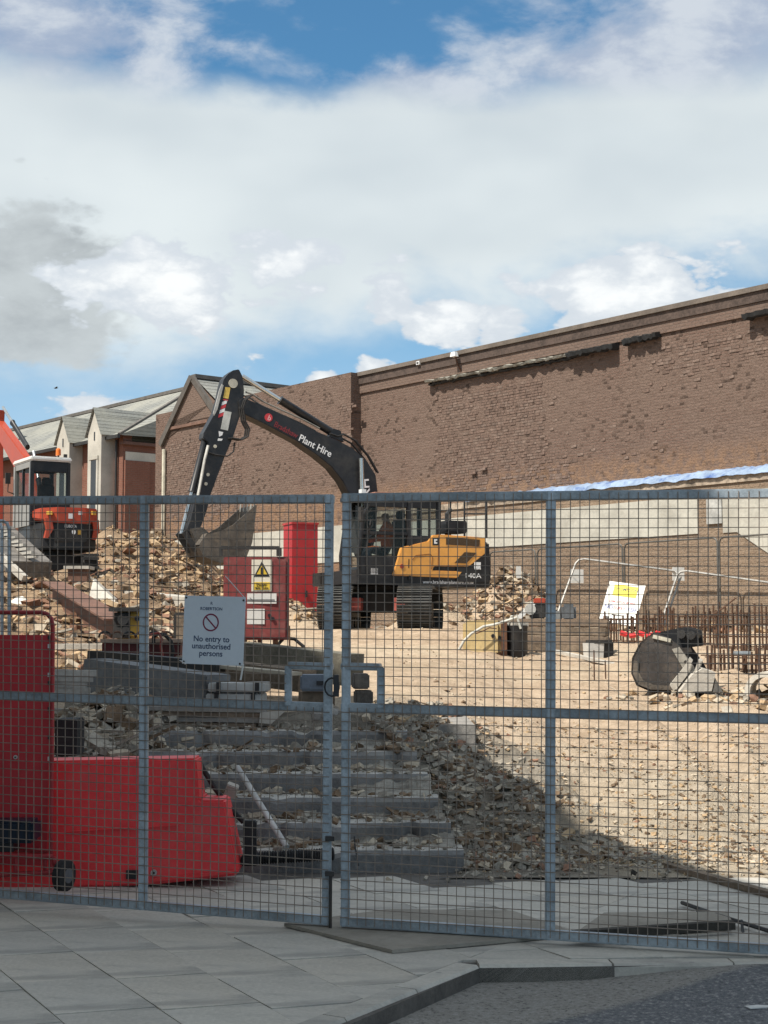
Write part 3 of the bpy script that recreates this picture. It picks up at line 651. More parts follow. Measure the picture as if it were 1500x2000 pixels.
def dormer(uc, apv, w_=1.15):
    P0 = Vector((LX, LY, 0)); n_ = WN; a = onplane(uc, apv, P0, n_); x = (a - P0).dot(WD); az_ = a.z
    d = empty('dormer_bay'); d.parent = lb; 
    d2 = MB(); h = w_ / 2; zs = az_ - .95
    d2.prism([(x - h, 1), (x - h, zs), (x, az_), (x + h, zs), (x + h, 1)], -.62, .3, lambda p, t: (p[0], t, p[1])); bay = d2.build('stone_bay', M_stone, lb)
    mb = MB(); mb.addf([(x - h - .12, -.72, zs - .15), (x, -.72, az_ + .1), (x, 2.0, az_ + .1), (x - h - .12, 2.0, zs - .15), (x + h + .12, -.72, zs - .15), (x + h + .12, 2.0, zs - .15)], [(0, 1, 2, 3), (1, 4, 5, 2)]); mb.build('dormer_roof', M_slate, bay)
    MB().box((x + h - .04, 1.0, zs - .5), (.1, 1.8, .8)).build('dormer_cheek', M_slate, bay)
    MB().box((x - .0, -.626, 7.25), (.42, .05, 3.0)).build('window', MATS['dark_glazing'], bay)
    mb = MB(); mb.box((x, -.64, 8.85), (.75, .08, .14)); mb.box((x - .3, -.63, 7.25), (.14, .06, 3.06)); mb.box((x + .3, -.63, 7.25), (.14, .06, 3.06)); mb.box((x, -.65, 5.65), (.8, .12, .14)); mb.build('window_surround', M_stone, bay)
    MB().box((x, -.626, 9.75), (.08, .03, .35)).build('vent_slit', MATS['dark_glazing'], bay)
    bpy.data.objects.remove(d)
dormer(150, 820); dormer(212, 803); 
for uc in (178, 231):
    a = onplane(uc, 900, Vector((LX, LY, 0)), WN); x = (a - Vector((LX, LY, 0))).dot(WD); MB().tube([(x, -.1, EZ - .2), (x, -.1, 2)], .06, 6).build('downpipe', MATS['black_gutter'], lb)
# building at the far left edge
P = at(12, 800, 75); fb = empty('far_corner_building', (P.x, 75, 0), R(20)); tag(fb, 'far brick building with grey hipped roof at the left edge', 'building')
MB().box((-5, 4, 6.2), (9.4, 8, 11)).build('wall', M_dkb, fb); 
mb = MB(); mb.addf([(-10, -.3, 11.7), (.1, -.3, 11.7), (.1, 8.3, 11.7), (-10, 8.3, 11.7), (-3, 3.4, 14.2), (-7, 3.4, 14.2)], [(0, 1, 4, 5), (1, 2, 4), (2, 3, 5, 4), (3, 0, 5)]); mb.build('roof', M_slate, fb)
mb = MB(); mb.box((-1.0, .2, 12.7), (1.2, .8, 2.4)); mb.build('chimney_gablet', M_slate, fb)

# ------------------------------------------------------------------ tall building beside the street, out of frame to the left: it casts the shade over gate and steps
sb = empty('street_building', (-7.6, 11.7, 0), math.atan2(-7.7, 2.9)); tag(sb, 'tall pale street building to the left, casting its shadow over the gate', 'building')
HB = 14.0
MB().box((6.5, -5, HB / 2), (13, 10, HB)).build('wall', M_stone, sb)
MB().box((6.5, -5, HB + .1), (13.2, 10.2, .2)).build('parapet_cap', M_slate, sb)
wsrc = MB().box((0, .03, 0), (1.1, .1, 1.6)).build('window', MATS['dark_glazing'], sb); wsrc.location = (2.2, 0, 2.2)
for fl in range(4):
    for i in range(4):
        if fl == 0 and i == 0: continue
        o = wsrc.copy(); COL.objects.link(o); o.parent = sb; o.location = (2.2 + i * 2.9, 0, 2.2 + fl * 3.2)
# grit and broken bits lying on the steps
mb = MB()
for _ in range(4200):
    k = random.randrange(6); x = random.uniform(-2.2, .55 - .07 * k); y = 10.7 + .38 * k + random.uniform(.04, .38) ** 1.0; s_ = .006 + .075 * random.random() ** 6
    if random.random() < .5: y = 10.7 + .38 * k + .38 - abs(random.gauss(0, .05)); s_ *= 1.4
    chunk(mb, (x, y, .14 * (k + 1) + s_ * .15), s_, random.choices([0, 1, 3], (5, 2, 3))[0])
o = mb.build('step_grit', M_rub); tag(o, 'loose grit and stone chips lying on the concrete steps', 'rubble', kind='stuff')

# dirt washed into the back of each tread
for k in range(6):
    mb = MB(); vs = []; fs = []; n = 220; x0, x1 = -2.4, .5 - .072 * k
    for i in range(n + 1):
        x = lerp(x0, x1, i / n); hgt = .008 + .075 * max(0, noise.fractal(Vector((x * 2.3, k * 3.3, 1)), .8, 2, 6) + .1 + 1.0 * smooth(x1 - .8, x1, x)); hgt = min(hgt, .138); d_ = .03 + hgt * 1.6
        yb = 10.7 + .38 * (k + 1) + .04; zt = .14 * (k + 1); j = .015 * noise.noise(Vector((x * 22, k, 7)))
        vs += [(x, yb - d_ - .05, zt + .002), (x, yb - d_ * .6 + j, zt + hgt * .35 + j * .5), (x, yb - d_ * .25, zt + hgt * .8 + j), (x, yb + .02, zt + hgt)]
    for i in range(n):
        for a in range(3): fs.append((i * 4 + a, (i + 1) * 4 + a, (i + 1) * 4 + a + 1, i * 4 + a + 1))
    mb.addf(vs, fs); o = mb.build('tread_dirt', mat('grey_grit', (.29, .27, .235), .95, 0, .3, 8, .8, 25, dirt=(.16, .145, .12), dirt_amt=.6, dscale=6, spec=.1)); tag(o, ['lowest', 'second lowest', 'third lowest', 'fourth lowest', 'fifth lowest', 'topmost'][k] + ' drift of grey grit lying on the steps', 'grit', kind='stuff')
# ------------------------------------------------------------------ site gate: two leaves
def proj(p):
    p = Vector(p) - Vector((0, 0, H)); D = p.y * CP + p.z * SP; U = -p.y * SP + p.z * CP
    return 750 + F * p.x / D, 1000 - F * U / D
def leaf(name, label, TL, BL, TR, BR, t0, t1, post_u, lock):
    """corner points on the leaf plane; t runs along, h up; a real 2.4 m high leaf"""
    P = lambda t, h, off=0.0: (BL + (BR - BL) * t) * (1 - h) + (TL + (TR - TL) * t) * h + nn * off
    nn = (BR - BL).cross(TL - BL).normalized()          # towards the camera when negative y
    if nn.y > 0: nn = -nn
    W = (BR - BL).length; Hh = (TL - BL).length
    root = empty(name, P(t0, 0)); tag(root, label, 'gate', 'mesh site gate leaves')
    inv = Matrix.Translation(-P(t0, 0)); wv = nn
    def add(mb, nm, m, **k): o = mb.build(nm, m, root, **k); o.matrix_local = inv; return o
    hw = .025 / Hh; tw = .025 / W
    rail = lambda ha, nm: add(MB().bar(P(t0, ha), P(t1, ha), .05, .05, up=wv), nm, M_galv, bevel=.006)
    rail(1 - hw, 'top_rail'); rail(hw, 'bottom_rail')
    hm = .5
    add(MB().bar(P(t0, hm), P(t1, hm), .05, .046, up=wv), 'middle_rail', M_galv, bevel=.006)
    lo, hi = t0, t1
    for _ in range(40):
        md = (lo + hi) / 2
        if proj(P(md, .5))[0] < post_u: lo = md
        else: hi = md
    tp = lo
    for t, nm in ((t0, 'stile'), (t1, 'stile'), (tp, 'upright')):
        tt = t + (tw if t == t0 else -tw if t == t1 else 0)
        add(MB().bar(P(tt, 2 * hw * .0), P(tt, 1), .05, .054 if nm == 'stile' else .058, up=(0, 1, 0)), nm, M_galv, bevel=.006)
    # lock opening frame
    ta, tb, ha, hb = lock[:4]
    mb = MB()
    mb.bar(P(ta, hb), P(tb, hb), .04, .056, up=wv); mb.bar(P(ta if lock[4] else tb, ha), P(ta if lock[4] else tb, hb), .04, .06, up=(0, 1, 0))
    add(mb, 'lock_frame', M_galv, bevel=.005)
    # welded mesh on the street side
    mb = MB(); n = int((t1 - t0) * W / .05); off = .0275; r = .0043
    for i in range(1, n):
        t = t0 + (t1 - t0) * i / n; off2 = off + random.uniform(-.001, .001)
        segs = [(0.005, .995)] if not (ta < t < tb) else [(0.005, ha), (hb, .995)]
        for a, c in segs:
            k = 4; pts = [P(t + .0012 * noise.noise(Vector((i * 3.7, j * 2.0, len(name)))), lerp(a, c, j / k), off2) for j in range(k + 1)]
            for p, q_ in zip(pts, pts[1:]): mb.bar(p, q_, r, r, up=(1, 0, 0))
    n = int(Hh / .05)
    for i in range(1, n):
        h = i / n
        segs = [(t0 + .002, t1 - .002)]
        if ha < h < hb: segs = [(t0 + .002, ta), (tb, t1 - .002)]
        for a, c in segs:
            if c - a > .03: mb.bar(P(a, h, off + .0045), P(c, h, off + .0045), r, r, up=(0, 0, 1))
    o = add(mb, 'wire_mesh', M_wire); tag(o, kind='stuff')
    return root, P, add
GL, PL, addL = leaf('site_gate', 'left leaf of the galvanised mesh gate, with the no entry sign on it', at(0, 970, 9.2), at(0, 1753, 9.2), at(652, 966, 8.6), at(646, 1807, 8.6), -.62, 1.0, 281, (.875, 1.0, .5, .595, True))
GR, PR, addR = leaf('site_gate', 'right leaf of the galvanised mesh gate, hinged beyond the right edge', at(669, 964, 8.57), at(666, 1808, 8.57), at(1500, 955, 7.9), at(1500, 1863, 7.9), 0.0, 1.45, 1075, (.0, .098, .5, .595, False))
for P_, t_, lab in ((PR, 1.475, 'square steel gate post beyond the right edge'), (PL, -.65, 'square steel gate post beyond the left edge')):
    a_ = P_(t_, 0); po_ = MB().bar((a_.x, a_.y, -.1), (a_.x, a_.y, 2.55), .1).build('gate_post', M_galv, bevel=.008); tag(po_, lab, 'post', 'gate posts')
# drop bolt and latch between the leaves
mb = MB(); mb.tube([PL(1.0, .12, .045) + Vector((.012, 0, 0)), PL(1.0, -.035, .045) + Vector((.012, 0, 0))], .009, 8); addL(mb, 'drop_bolt', M_dark)
for hh in (.12, .2): addL(MB().box(PL(1.0, hh, .045) + Vector((.006, 0, 0)), (.05, .03, .025)), 'bolt_keeper', M_dark)
mb = MB(); mb.box(PR(.0, .55, .0) + Vector((-.03, -.02, 0)), (.03, .05, .12)); addR(mb, 'latch', M_black)
mb = MB(); pts = [PR(.0, .56, .03) + Vector((-.045 + .04 * math.cos(a), -.01, .05 * math.sin(a) - .03)) for a in [2 * math.pi * i / 12 for i in range(13)]]; mb.tube(pts, .006, 6)
ch = mb.build('padlock_chain', M_black); tag(ch, 'dark chain looped through the gate lock opening', 'chain')

# no entry sign on the left leaf
YS = 8.70
def signframe(TL, TR, BL): return frameM(TL, TR - TL, TL - BL), (TR - TL).length, (TL - BL).length
M_sign = mat('white_sign_sheet', (.62, .68, .74), .45, 0, .03, 2, 0)
M_navy = mat('navy_print', (.02, .05, .12), .5, 0, .05, 3, 0); M_purple = mat('prohibition_ring', (.20, .02, .06), .5, 0, .05, 3, 0)
TL, TR, BL = at(361, 1163, YS + .02), at(480, 1166, YS - .10), at(357, 1296, YS + .02)
Ms, sw, sh = signframe(TL, TR, BL)
sg = empty('no_entry_sign'); sg.matrix_world = Ms; tag(sg, 'white no entry sign cable-tied to the left gate leaf', 'sign')
MB().box((sw / 2, -sh / 2, 0), (sw, sh, .004)).build('sign_panel', M_sign, sg, bevel=.001)
T4 = lambda x, y, z=.0025: Matrix.Translation((x, y, z))
text('company_name', 'ROBERTSON', sh * .062, M_navy, sg, T4(sw * .45, -sh * .205), .0005, 'CENTER')
text('company_mark', 'R', sh * .06, M_navy, sg, T4(sw * .45, -sh * .125), .0005, 'CENTER')
for i, s_ in enumerate(['No entry to', 'unauthorised', 'persons']): text('lettering', s_, sh * .118, M_navy, sg, T4(sw * .47, -sh * (.665 + .105 * i)), .0005, 'CENTER')
mb = MB(); cx, cy, r1, r2 = sw * .45, -sh * .385, sh * .13, sh * .108; ring = [2 * math.pi * i / 36 for i in range(36)]
vs = [(cx + r1 * math.cos(a), cy + r1 * math.sin(a), .003) for a in ring] + [(cx + r2 * math.cos(a), cy + r2 * math.sin(a), .003) for a in ring]
mb.addf(vs, [(i, (i + 1) % 36, 36 + (i + 1) % 36, 36 + i) for i in range(36)])
mb.bar((cx - r2 * .72, cy + r2 * .72, .003), (cx + r2 * .72, cy - r2 * .72, .003), sh * .02, .0008, up=(0, 0, 1)); mb.build('prohibition_symbol', M_purple, sg)
for x, y in ((.03, -.03), (.97, -.05), (.03, -.97), (.95, -.97)): MB().tube([(sw * x, sh * y, .002), (sw * x, sh * y, .005)], .006, 8).build('eyelet', M_dark, sg)
M_tie = mat('white_cable_tie', (.72, .72, .70), .5, 0, .03, 3, 0)
def tie(u0, v0, u1, v1, lab, Y0=YS - .12, Y1=YS - .08):
    o = MB().bar(at(u0, v0, Y0), at(u1, v1, Y1), .010, .003).build('cable_tie', M_tie); tag(o, lab, 'cable tie', 'white cable ties on the sign')
tie(440, 1125, 478, 1168, 'long white cable tie tail at the top right of the no entry sign'); tie(475, 1297, 470, 1328, 'white cable tie hanging from the bottom right of the no entry sign'); tie(352, 1290, 362, 1297, 'short white cable tie at the bottom left of the no entry sign')

# ------------------------------------------------------------------ large excavator
ZG = 1.74
exr = R(205); exO = Vector((EX_O.x, EX_O.y, ZG)); eF = Vector((math.cos(exr), math.sin(exr), 0)); eL = Vector((-eF.y, eF.x, 0))
ex = empty('excavator', exO, exr); tag(ex, 'large tracked excavator with yellow engine cover and raised black boom', 'excavator')
def T(u, v, off=0.0):
    p = onplane(u, v, exO + eL * off, eL) - exO; return (p.dot(eF), p.z)
M_yel = mat('excavator_yellow', (.74, .36, .085), .45, 0, .08, 1.5, .05, 20, dirt=(.40, .22, .09), dirt_amt=.4, dscale=2)
M_glass = glassmat('cab_glass', (.05, .06, .06), .04, .22)
M_shoe = mat('track_shoe_steel', (.075, .075, .072), .65, .3, .3, 6, .3, 30, dirt=(.15, .12, .09), dirt_amt=.5)
def side(px, a, b, nm, m, par=ex, off=None, bevel=0.0):
    off = b if off is None else off
    pts = [T(u, v, off) for u, v in px]
    return MB().prism(pts, a, b, lambda p, t: (p[0], t, p[1])).build(nm, m, par, bevel=bevel)
# undercarriage: tracks point almost straight at the camera
shoe_me = None
def track(side_y, rot):
    tr = MB(); tr.box((0, 0, .42), (2.5, .34, .34)); tr.prism([(1.33 + .33 * math.cos(a), .42 + .33 * math.sin(a)) for a in [2 * math.pi * i / 20 for i in range(20)]], -.12, .12, lambda p, t: (p[0], t, p[1]))
    tr.prism([(-1.33 + .33 * math.cos(a), .42 + .33 * math.sin(a)) for a in [2 * math.pi * i / 20 for i in range(20)]], -.12, .12, lambda p, t: (p[0], t, p[1]))
    for i in range(6): tr.prism([(-1 + i * .4 + .11 * math.cos(a), .14 + .11 * math.sin(a)) for a in [2 * math.pi * k / 12 for k in range(12)]], -.2, .2, lambda p, t: (p[0], t, p[1]))
    o = tr.build('track', M_dark, ex); Mt = Matrix.Rotation(rot, 4, 'Z') @ Matrix.Translation((0, side_y, 0)); o.matrix_local = Mt
    global shoe_me
    if shoe_me is None:
        s = MB(); s.box((0, 0, 0), (.160, .70, .03)); 
        for gx in (-.06, 0, .06): s.box((gx, 0, .028), (.018, .70, .03))
        so_ = s.build('track_shoe', M_shoe); shoe_me = so_.data; bpy.data.objects.remove(so_)
    Lc, r = 1.33, .40; per = 4 * Lc + 2 * math.pi * r; n = 45
    for i in range(n):
        d = per * i / n
        if d < 2 * Lc: x, z, a = -Lc + d, .42 + r, 0
        elif d < 2 * Lc + math.pi * r: a = (d - 2 * Lc) / r; x, z = Lc + r * math.sin(a), .42 + r * math.cos(a)
        elif d < 4 * Lc + math.pi * r: x, z, a = Lc - (d - 2 * Lc - math.pi * r), .42 - r, math.pi
        else: a = math.pi + (d - 4 * Lc - math.pi * r) / r; x, z = -Lc + r * math.sin(a), .42 + r * math.cos(a)
        c = bpy.data.objects.new('track_shoe', shoe_me); COL.objects.link(c); c.parent = o; c.location = (x, 0, z); c.rotation_euler = (0, a, 0)
TROT = R(264) - exr
track(.68, TROT); track(-.92, TROT)
mb = MB(); mb.box((0, 0, .55), (1.5, 1.5, .4), TROT); mb.box((0, 0, .80), (1.1, 1.1, .16), TROT); mb.build('undercarriage', M_dark, ex)
for y_ in (.34, -.56):
    o = MB().box((.95, y_, .50), (.5, .22, .26)).build('track_guard', mat('faded_red_guard', (.40, .10, .08), .7), ex); o.rotation_euler = (0, 0, TROT)
# house
side([(697, 1139), (697, 1112), (762, 1112), (768, 1100), (905, 1100), (955, 1062), (958, 1110), (955, 1146), (830, 1146)], -1.16, 1.17, 'house_frame', M_black)
cwp = [(-2.22 - .22 * math.cos(R(a)) * 0, 0) for a in (0,)]
xt = T(960, 1100, .9)[0]
mb = MB(); prof = [(xt + .75, 1.18), (xt + .22, 1.17), (xt + .06, .95), (xt, .5), (xt - .02, 0), (xt, -.5), (xt + .06, -.95), (xt + .22, -1.17), (xt + .75, -1.18)]
n = len(prof); vs = [(x, y, .86) for x, y in prof] + [(x, y, 1.55) for x, y in prof] + [(x + .06, y * .98, 1.84) for x, y in prof]
fs = [tuple(range(n))] + [tuple(2 * n + i for i in range(n))] + [(k * n + i, k * n + (i + 1) % n, (k + 1) * n + (i + 1) % n, (k + 1) * n + i) for k in (0, 1) for i in range(n)]
mb.addf(vs, fs); mb.build('counterweight', M_black, ex, bevel=.03)
hood_px = [(767, 1124), (784, 1069), (836, 1057), (846, 1045), (863, 1044), (949, 1050), (949, 1080), (916, 1106.5), (848, 1106), (845, 1114), (904, 1116), (894, 1129)]
hd = side(hood_px, 1.13, 1.215, 'engine_cover', M_yel, bevel=.012)
xa, xb = T(862, 1044, 1.2)[0], xt + .3
mb = MB(); mb.box(((xa + xb) / 2, -.02, 1.58), (abs(xa - xb), 2.28, .52)); mb.build('hood_top', M_yel, ex, bevel=.03)
mb = MB(); mb.box(((xa + xb) / 2, 0, 1.22), (abs(xa - xb) + .3, 2.26, .4)); mb.build('engine_bay', M_black, ex)
side([(760 + 760 / 6.818, 1040 + 62 / 6.818), (760 + 1210 / 6.818, 1040 + 95 / 6.818), (760 + 1205 / 6.818, 1040 + 187 / 6.818), (760 + 760 / 6.818, 1040 + 162 / 6.818)], 1.2, 1.222, 'vent_grille', mat('vent_mesh', (.07, .045, .025), .8, 0, .3, 40, .3, 60), hd)
side([(760 + 1005 / 6.818, 1040 + 262 / 6.818), (760 + 1168 / 6.818, 1040 + 270 / 6.818), (760 + 1030 / 6.818, 1040 + 412 / 6.818), (760 + 872 / 6.818, 1040 + 405 / 6.818)], 1.2, 1.222, 'vent_grille', MATS['vent_mesh'], hd)
side([(856.2, 1046), (857.6, 1046), (856.4, 1106), (855, 1106)], 1.2, 1.218, 'panel_gap', mat('panel_gap', (.20, .07, .02), .7), hd)
side([(798, 1092), (799.5, 1092), (799, 1109), (797.5, 1109)], 1.2, 1.219, 'door_handle', M_black, hd)
side([(845, 1050.5), (857, 1050.5), (857, 1065), (845, 1065)], 1.2, 1.2185, 'badge', M_black, hd)
side([(848, 1053), (854, 1053), (854, 1056), (851, 1056), (851, 1059), (854, 1059), (854, 1062), (848, 1062)], 1.2, 1.2200, 'badge_letter', M_white, hd)
mb = MB(); c = T(785, 1106, 1.215); mb.prism([(c[0] + .045 * math.cos(a), c[1] + .045 * math.sin(a)) for a in [2 * math.pi * i / 14 for i in range(14)]], 1.2, 1.225, lambda p, t: (p[0], t, p[1])); mb.build('reflector', mat('red_reflector', (.35, .04, .02), .3), hd)
mb = MB(); rr = [T(*p, 1.22) for p in [(806, 1093), (812, 1085), (840, 1082), (845, 1087), (843, 1112)]]; mb.tube([(p[0], 1.216, p[1]) for p in rr], .008, 5); mb.build('door_seam', MATS['panel_gap'], hd)
SX = lambda u, v, off: (lambda p: Matrix.Translation((p[0], off, p[1])) @ Matrix(((-1, 0, 0, 0), (0, 0, 1, 0), (0, 1, 0, 0), (0, 0, 0, 1))))(T(u, v, off))
text('model_number', '140A', .135, M_white, ex, SX(907, 1128.5, 1.222), .002, sx=1.35)
text('model_letters', 'HX', .11, M_white, ex, SX(926, 1112, 1.222), .002)
MB().prism([T(u, v, 1.22) for u, v in [(927, 1098), (939, 1098), (939, 1112), (927, 1112)]], 1.19, 1.221, lambda p, t: (p[0], t, p[1])).build('sticker', M_white, ex)
text('web_address', 'www.bradshawplanthire.co.uk', .098, M_white, ex, SX(826, 1139.5, 1.182), .002, sx=.98)
mb = MB(); mb.box((T(905, 1110, 1.2)[0] - .22, 1.185, 1.12), (.75, .05, .30)); mb.build('side_panel', M_black, ex)
# cab
xf, xr = T(704, 1060, 1.2)[0], T(862, 1000, 1.2)[0]; y0, y1, zb, zt = .22, 1.18, 1.0, 2.70
xm = T(800, 1000, 1.2)[0]
cabp = MB()
cabp.box(((xf + xr) / 2, (y0 + y1) / 2, zt - .05), (xf - xr + .04, y1 - y0 + .04, .10))
for x, y in ((xr + .04, y1 - .04), (xr + .04, y0 + .04)): cabp.bar((x, y, zb), (x, y, zt - .05), .09)
for y in (y1 - .035, y0 + .035): cabp.tube([(xf + .0, y, zb), (xf + .02, y, 1.5), (xf - .10, y, 2.3), (xf - .26, y, zt - .06)], .045, 6)
cabp.bar((xm, y1 - .035, zb), (xm, y1 - .035, zt - .05), .13, .07)
cabp.box(((xf + xm) / 2, y1 - .03, 1.28), (xf - xm, .05, .36)); cabp.box(((xm + xr) / 2, y1 - .03, 1.45), (xm - xr, .05, .9)); cabp.box(((xf + xr) / 2, y1 - .03, zt - .16), (xf - xr - .2, .05, .16))
cabp.box(((xf + xm) / 2, y1 - .03, 1.93), (xf - xm - .05, .055, .07)); cabp.box(((xf + xr) / 2, (y0 + y1) / 2, zb + .04), (xf - xr, y1 - y0, .08)); cabp.box((xr + .02, (y0 + y1) / 2, 1.35), (.05, y1 - y0, .7))
cab = cabp.build('cab', M_black, ex, bevel=.012)
MB().box(((xf + xr) / 2 - .1, (y0 + y1) / 2, zt + .035), (xf - xr - .5, y1 - y0 - .1, .06)).build('roof_hatch', mat('faded_roof_guard', (.42, .22, .16), .7), cab, bevel=.015)
def pane(pts): MB().prism(pts, y1 - .055, y1 - .045, lambda p, t: (p[0], t, p[1])).build('window', M_glass, cab)
pane([(xf - .02, 1.95), (xf - .12, 2.3), (xf - .25, zt - .22), (xm + .06, zt - .22), (xm + .06, 1.95)]); pane([(xf - .03, 1.45), (xf - .03, 1.9), (xm + .06, 1.9), (xm + .06, 1.45)]); pane([(xm - .07, 1.9), (xm - .07, zt - .22), (xr + .09, zt - .22), (xr + .09, 1.9)])
MB().addf([(xf, y0 + .06, zb + .1), (xf, y1 - .06, zb + .1), (xf + .02, y1 - .06, 1.5), (xf + .02, y0 + .06, 1.5), (xf - .26, y1 - .06, zt - .1), (xf - .26, y0 + .06, zt - .1)], [(0, 1, 2, 3), (3, 2, 4, 5)]).build('windscreen', M_glass, cab)
mb = MB(); mb.box(((xf + xm) / 2 - .28, .7, 1.42), (.5, .5, .14)); mb.box(((xf + xm) / 2 - .55, .7, 1.85), (.14, .48, .8)); mb.box(((xf + xm) / 2 - .58, .7, 2.35), (.1, .28, .2)); mb.build('seat', M_dark, cab, bevel=.03)
mb = MB(); mb.tube([(xf - .15, y1 + .03, 1.1), (xf - .12, y1 + .05, 1.6), (xf - .22, y1 + .04, 2.2)], .018, 6); mb.build('grab_rail', M_dark, cab)
MB().box((xf + .05, y1 + .16, 2.28), (.06, .16, .30)).build('mirror', M_dark, cab, bevel=.015); MB().bar((xf, y1, 2.3), (xf + .05, y1 + .1, 2.3), .02).build('mirror_arm', M_dark, cab)
MB().box((xf - .12, y1 - .15, zt + .06), (.10, .14, .10)).build('work_lamp', M_white, cab)
MB().box((xf - .32, y1 - .02, 1.15), (.16, .03, .14)).build('sticker', M_white, cab); 
# seated operator in orange hi-vis
def person(name, label, joints, edges, radii, mats_fn, loc, rz):
    me = bpy.data.meshes.new(name); me.from_pydata(joints, edges, []); o = bpy.data.objects.new(name, me); COL.objects.link(o)
    sk = o.modifiers.new('s', 'SKIN'); sl_ = me.skin_vertices[0].data
    for i, r in enumerate(radii): sl_[i].radius = (r, r); 
    sl_[0].use_root = True; ss = o.modifiers.new('u', 'SUBSURF'); ss.levels = 1; ss.render_levels = 1
    dg = bpy.context.evaluated_depsgraph_get(); dg.update(); m2 = bpy.data.meshes.new_from_object(o.evaluated_get(dg)); bpy.data.objects.remove(o)
    ms = mats_fn[0]; m2.materials.clear()
    for m_ in ms: m2.materials.append(m_)
    for p in m2.polygons: p.material_index = mats_fn[1](p.center); p.use_smooth = True
    ob = bpy.data.objects.new(name, m2); COL.objects.link(ob); ob.location = loc; ob.rotation_euler = (0, 0, rz); tag(ob, label, 'person'); return ob
J = [(0, 0, 0), (-.02, 0, .25), (0, 0, .48), (.02, 0, .60), (.05, 0, .78), (0, .19, .46), (.12, .26, .24), (.36, .20, .20), (0, -.19, .46), (.12, -.26, .24), (.36, -.20, .20), (.08, .10, -.02), (.45, .12, .04), (.50, .12, -.36), (.08, -.10, -.02), (.45, -.12, .04), (.50, -.12, -.36), (.62, .12, -.40), (.62, -.12, -.40), (.05, 0, .70)]
E = [(0, 1), (1, 2), (2, 3), (3, 19), (19, 4), (2, 5), (5, 6), (6, 7), (2, 8), (8, 9), (9, 10), (0, 11), (11, 12), (12, 13), (13, 17), (0, 14), (14, 15), (15, 16), (16, 18)]
RD = [.15, .15, .14, .055, .085, .075, .055, .04, .075, .055, .04, .095, .07, .05, .095, .07, .05, .045, .045, .095]
M_hiv = mat('orange_hi_vis', (.75, .17, .03), .75, 0, .1, 6, .1); M_skin = mat('skin', (.45, .26, .19), .6, 0, .08, 6, .0); M_trou = mat('navy_trousers', (.03, .035, .05), .85)
pl = exO + eF * ((xf + xm) / 2 - .28) + eL * .7 + Vector((0, 0, 1.60))
person('person', 'operator in an orange hi-vis jacket seated in the big digger cab', J, E, RD, ([M_hiv, M_skin, M_trou, M_black], lambda c: 3 if c.z > .80 else 1 if c.z > .58 or (c.x > .34 and c.z > .1) else 0 if c.z > .06 else 2), pl, exr)
# rails behind the cab
mb = MB(); A_ = [T(u, v, .9) for u, v in [(905, 1048), (905, 968), (948, 968), (948, 1050)]]; mb.tube([(p[0], .95, p[1]) for p in A_], .022, 6); mb.tube([(p[0], -.7, p[1]) for p in A_], .022, 6)
B_ = [T(u, v, .9) for u, v in [(905, 1004), (948, 1004)]]; mb.tube([(p[0], .95, p[1]) for p in B_], .018, 6); mb.tube([(p[0], -.7, p[1]) for p in B_], .018, 6)
for k_ in (1, 2): mb.tube([(A_[k_][0], .95, A_[k_][1]), (A_[k_][0], -.7, A_[k_][1])], .018, 6)
mb.build('guard_rail', M_black, ex)
mb = MB(); c = T(873, 1042, .3); mb.tube([(c[0], .3, c[1] - .1), (c[0], .3, c[1] + .42), (c[0] - .1, .3, c[1] + .52)], .05, 8); mb.build('exhaust', M_dark, ex)
mb = MB(); c = T(885, 1030, .6); mb.box((c[0], .55, c[1]), (.5, .5, .26)); mb.build('air_filter_box', M_black, ex, bevel=.03)
# boom
BW = .19
boom_px = [(468, 800), (466, 784), (474, 776), (484, 780), (510, 791), (580, 823), (620, 843), (660, 860), (690, 876), (718, 902), (734, 928), (738, 962), (737, 1000), (734, 1045), (726, 1085), (708, 1088), (699, 1060), (691, 1010), (682, 964), (670, 940), (648, 912), (620, 889), (580, 861), (520, 829), (482, 811)]
boom = side(boom_px, -BW, BW, 'boom', M_black, off=BW, bevel=.012)
def cyl(nm, a, b, frac, y, r, rod, par=ex, m=M_black):
    a, b = Vector((a[0], y, a[1])), Vector((b[0], y, b[1])); c = a.lerp(b, frac)
    o = MB().tube([a, c - (c - a).normalized() * .02, c], [r, r, r * 1.2], 12).build(nm, m, par, smooth=True); MB().tube([c, b], rod, 10).build('piston_rod', M_chrome, o, smooth=True); return o
cyl('stick_cylinder', T(655, 849), T(473, 735), .60, 0, .085, .05)
for y in (.30, -.30): cyl('boom_cylinder', T(700, 1078), T(694, 898), .45, y, .085, .05)
MB().prism([T(u, v) for u, v in [(640, 853), (648, 838), (662, 842), (668, 864)]], -.09, .09, lambda p, t: (p[0], t, p[1])).build('cylinder_bracket', M_black, boom)
for y, dv in ((.12, 0), (-.10, 3), (.05, -2)):
    MB().tube([(lambda p: (p[0], y, p[1]))(T(u, v + dv)) for u, v in [(734, 925), (716, 893), (690, 862), (668, 850), (655, 853), (640, 848)]], .02, 6).build('hose', M_rubber, boom)
    MB().tube([(lambda p: (p[0], y, p[1]))(T(u, v + dv)) for u, v in [(620, 838), (590, 822), (545, 802), (512, 787), (490, 772), (478, 768)]], .017, 6).build('hose', mat('dusty_pipe', (.20, .19, .17), .6), boom)
a0, a1 = T(524, 823, BW), T(644, 887, BW); dv_ = Vector((a1[0] - a0[0], 0, a1[1] - a0[1])).normalized()
def boomtext(nm, s, size, m, u, v, sx=1.0):
    p = T(u, v, BW + .004); text(nm, s, size, m, boom, frameM((p[0], BW + .004, p[1]), dv_, (0, 0, 1)), .002, sx=sx)
M_redt = mat('red_print', (.55, .05, .06), .5, 0, .05, 3, 0)
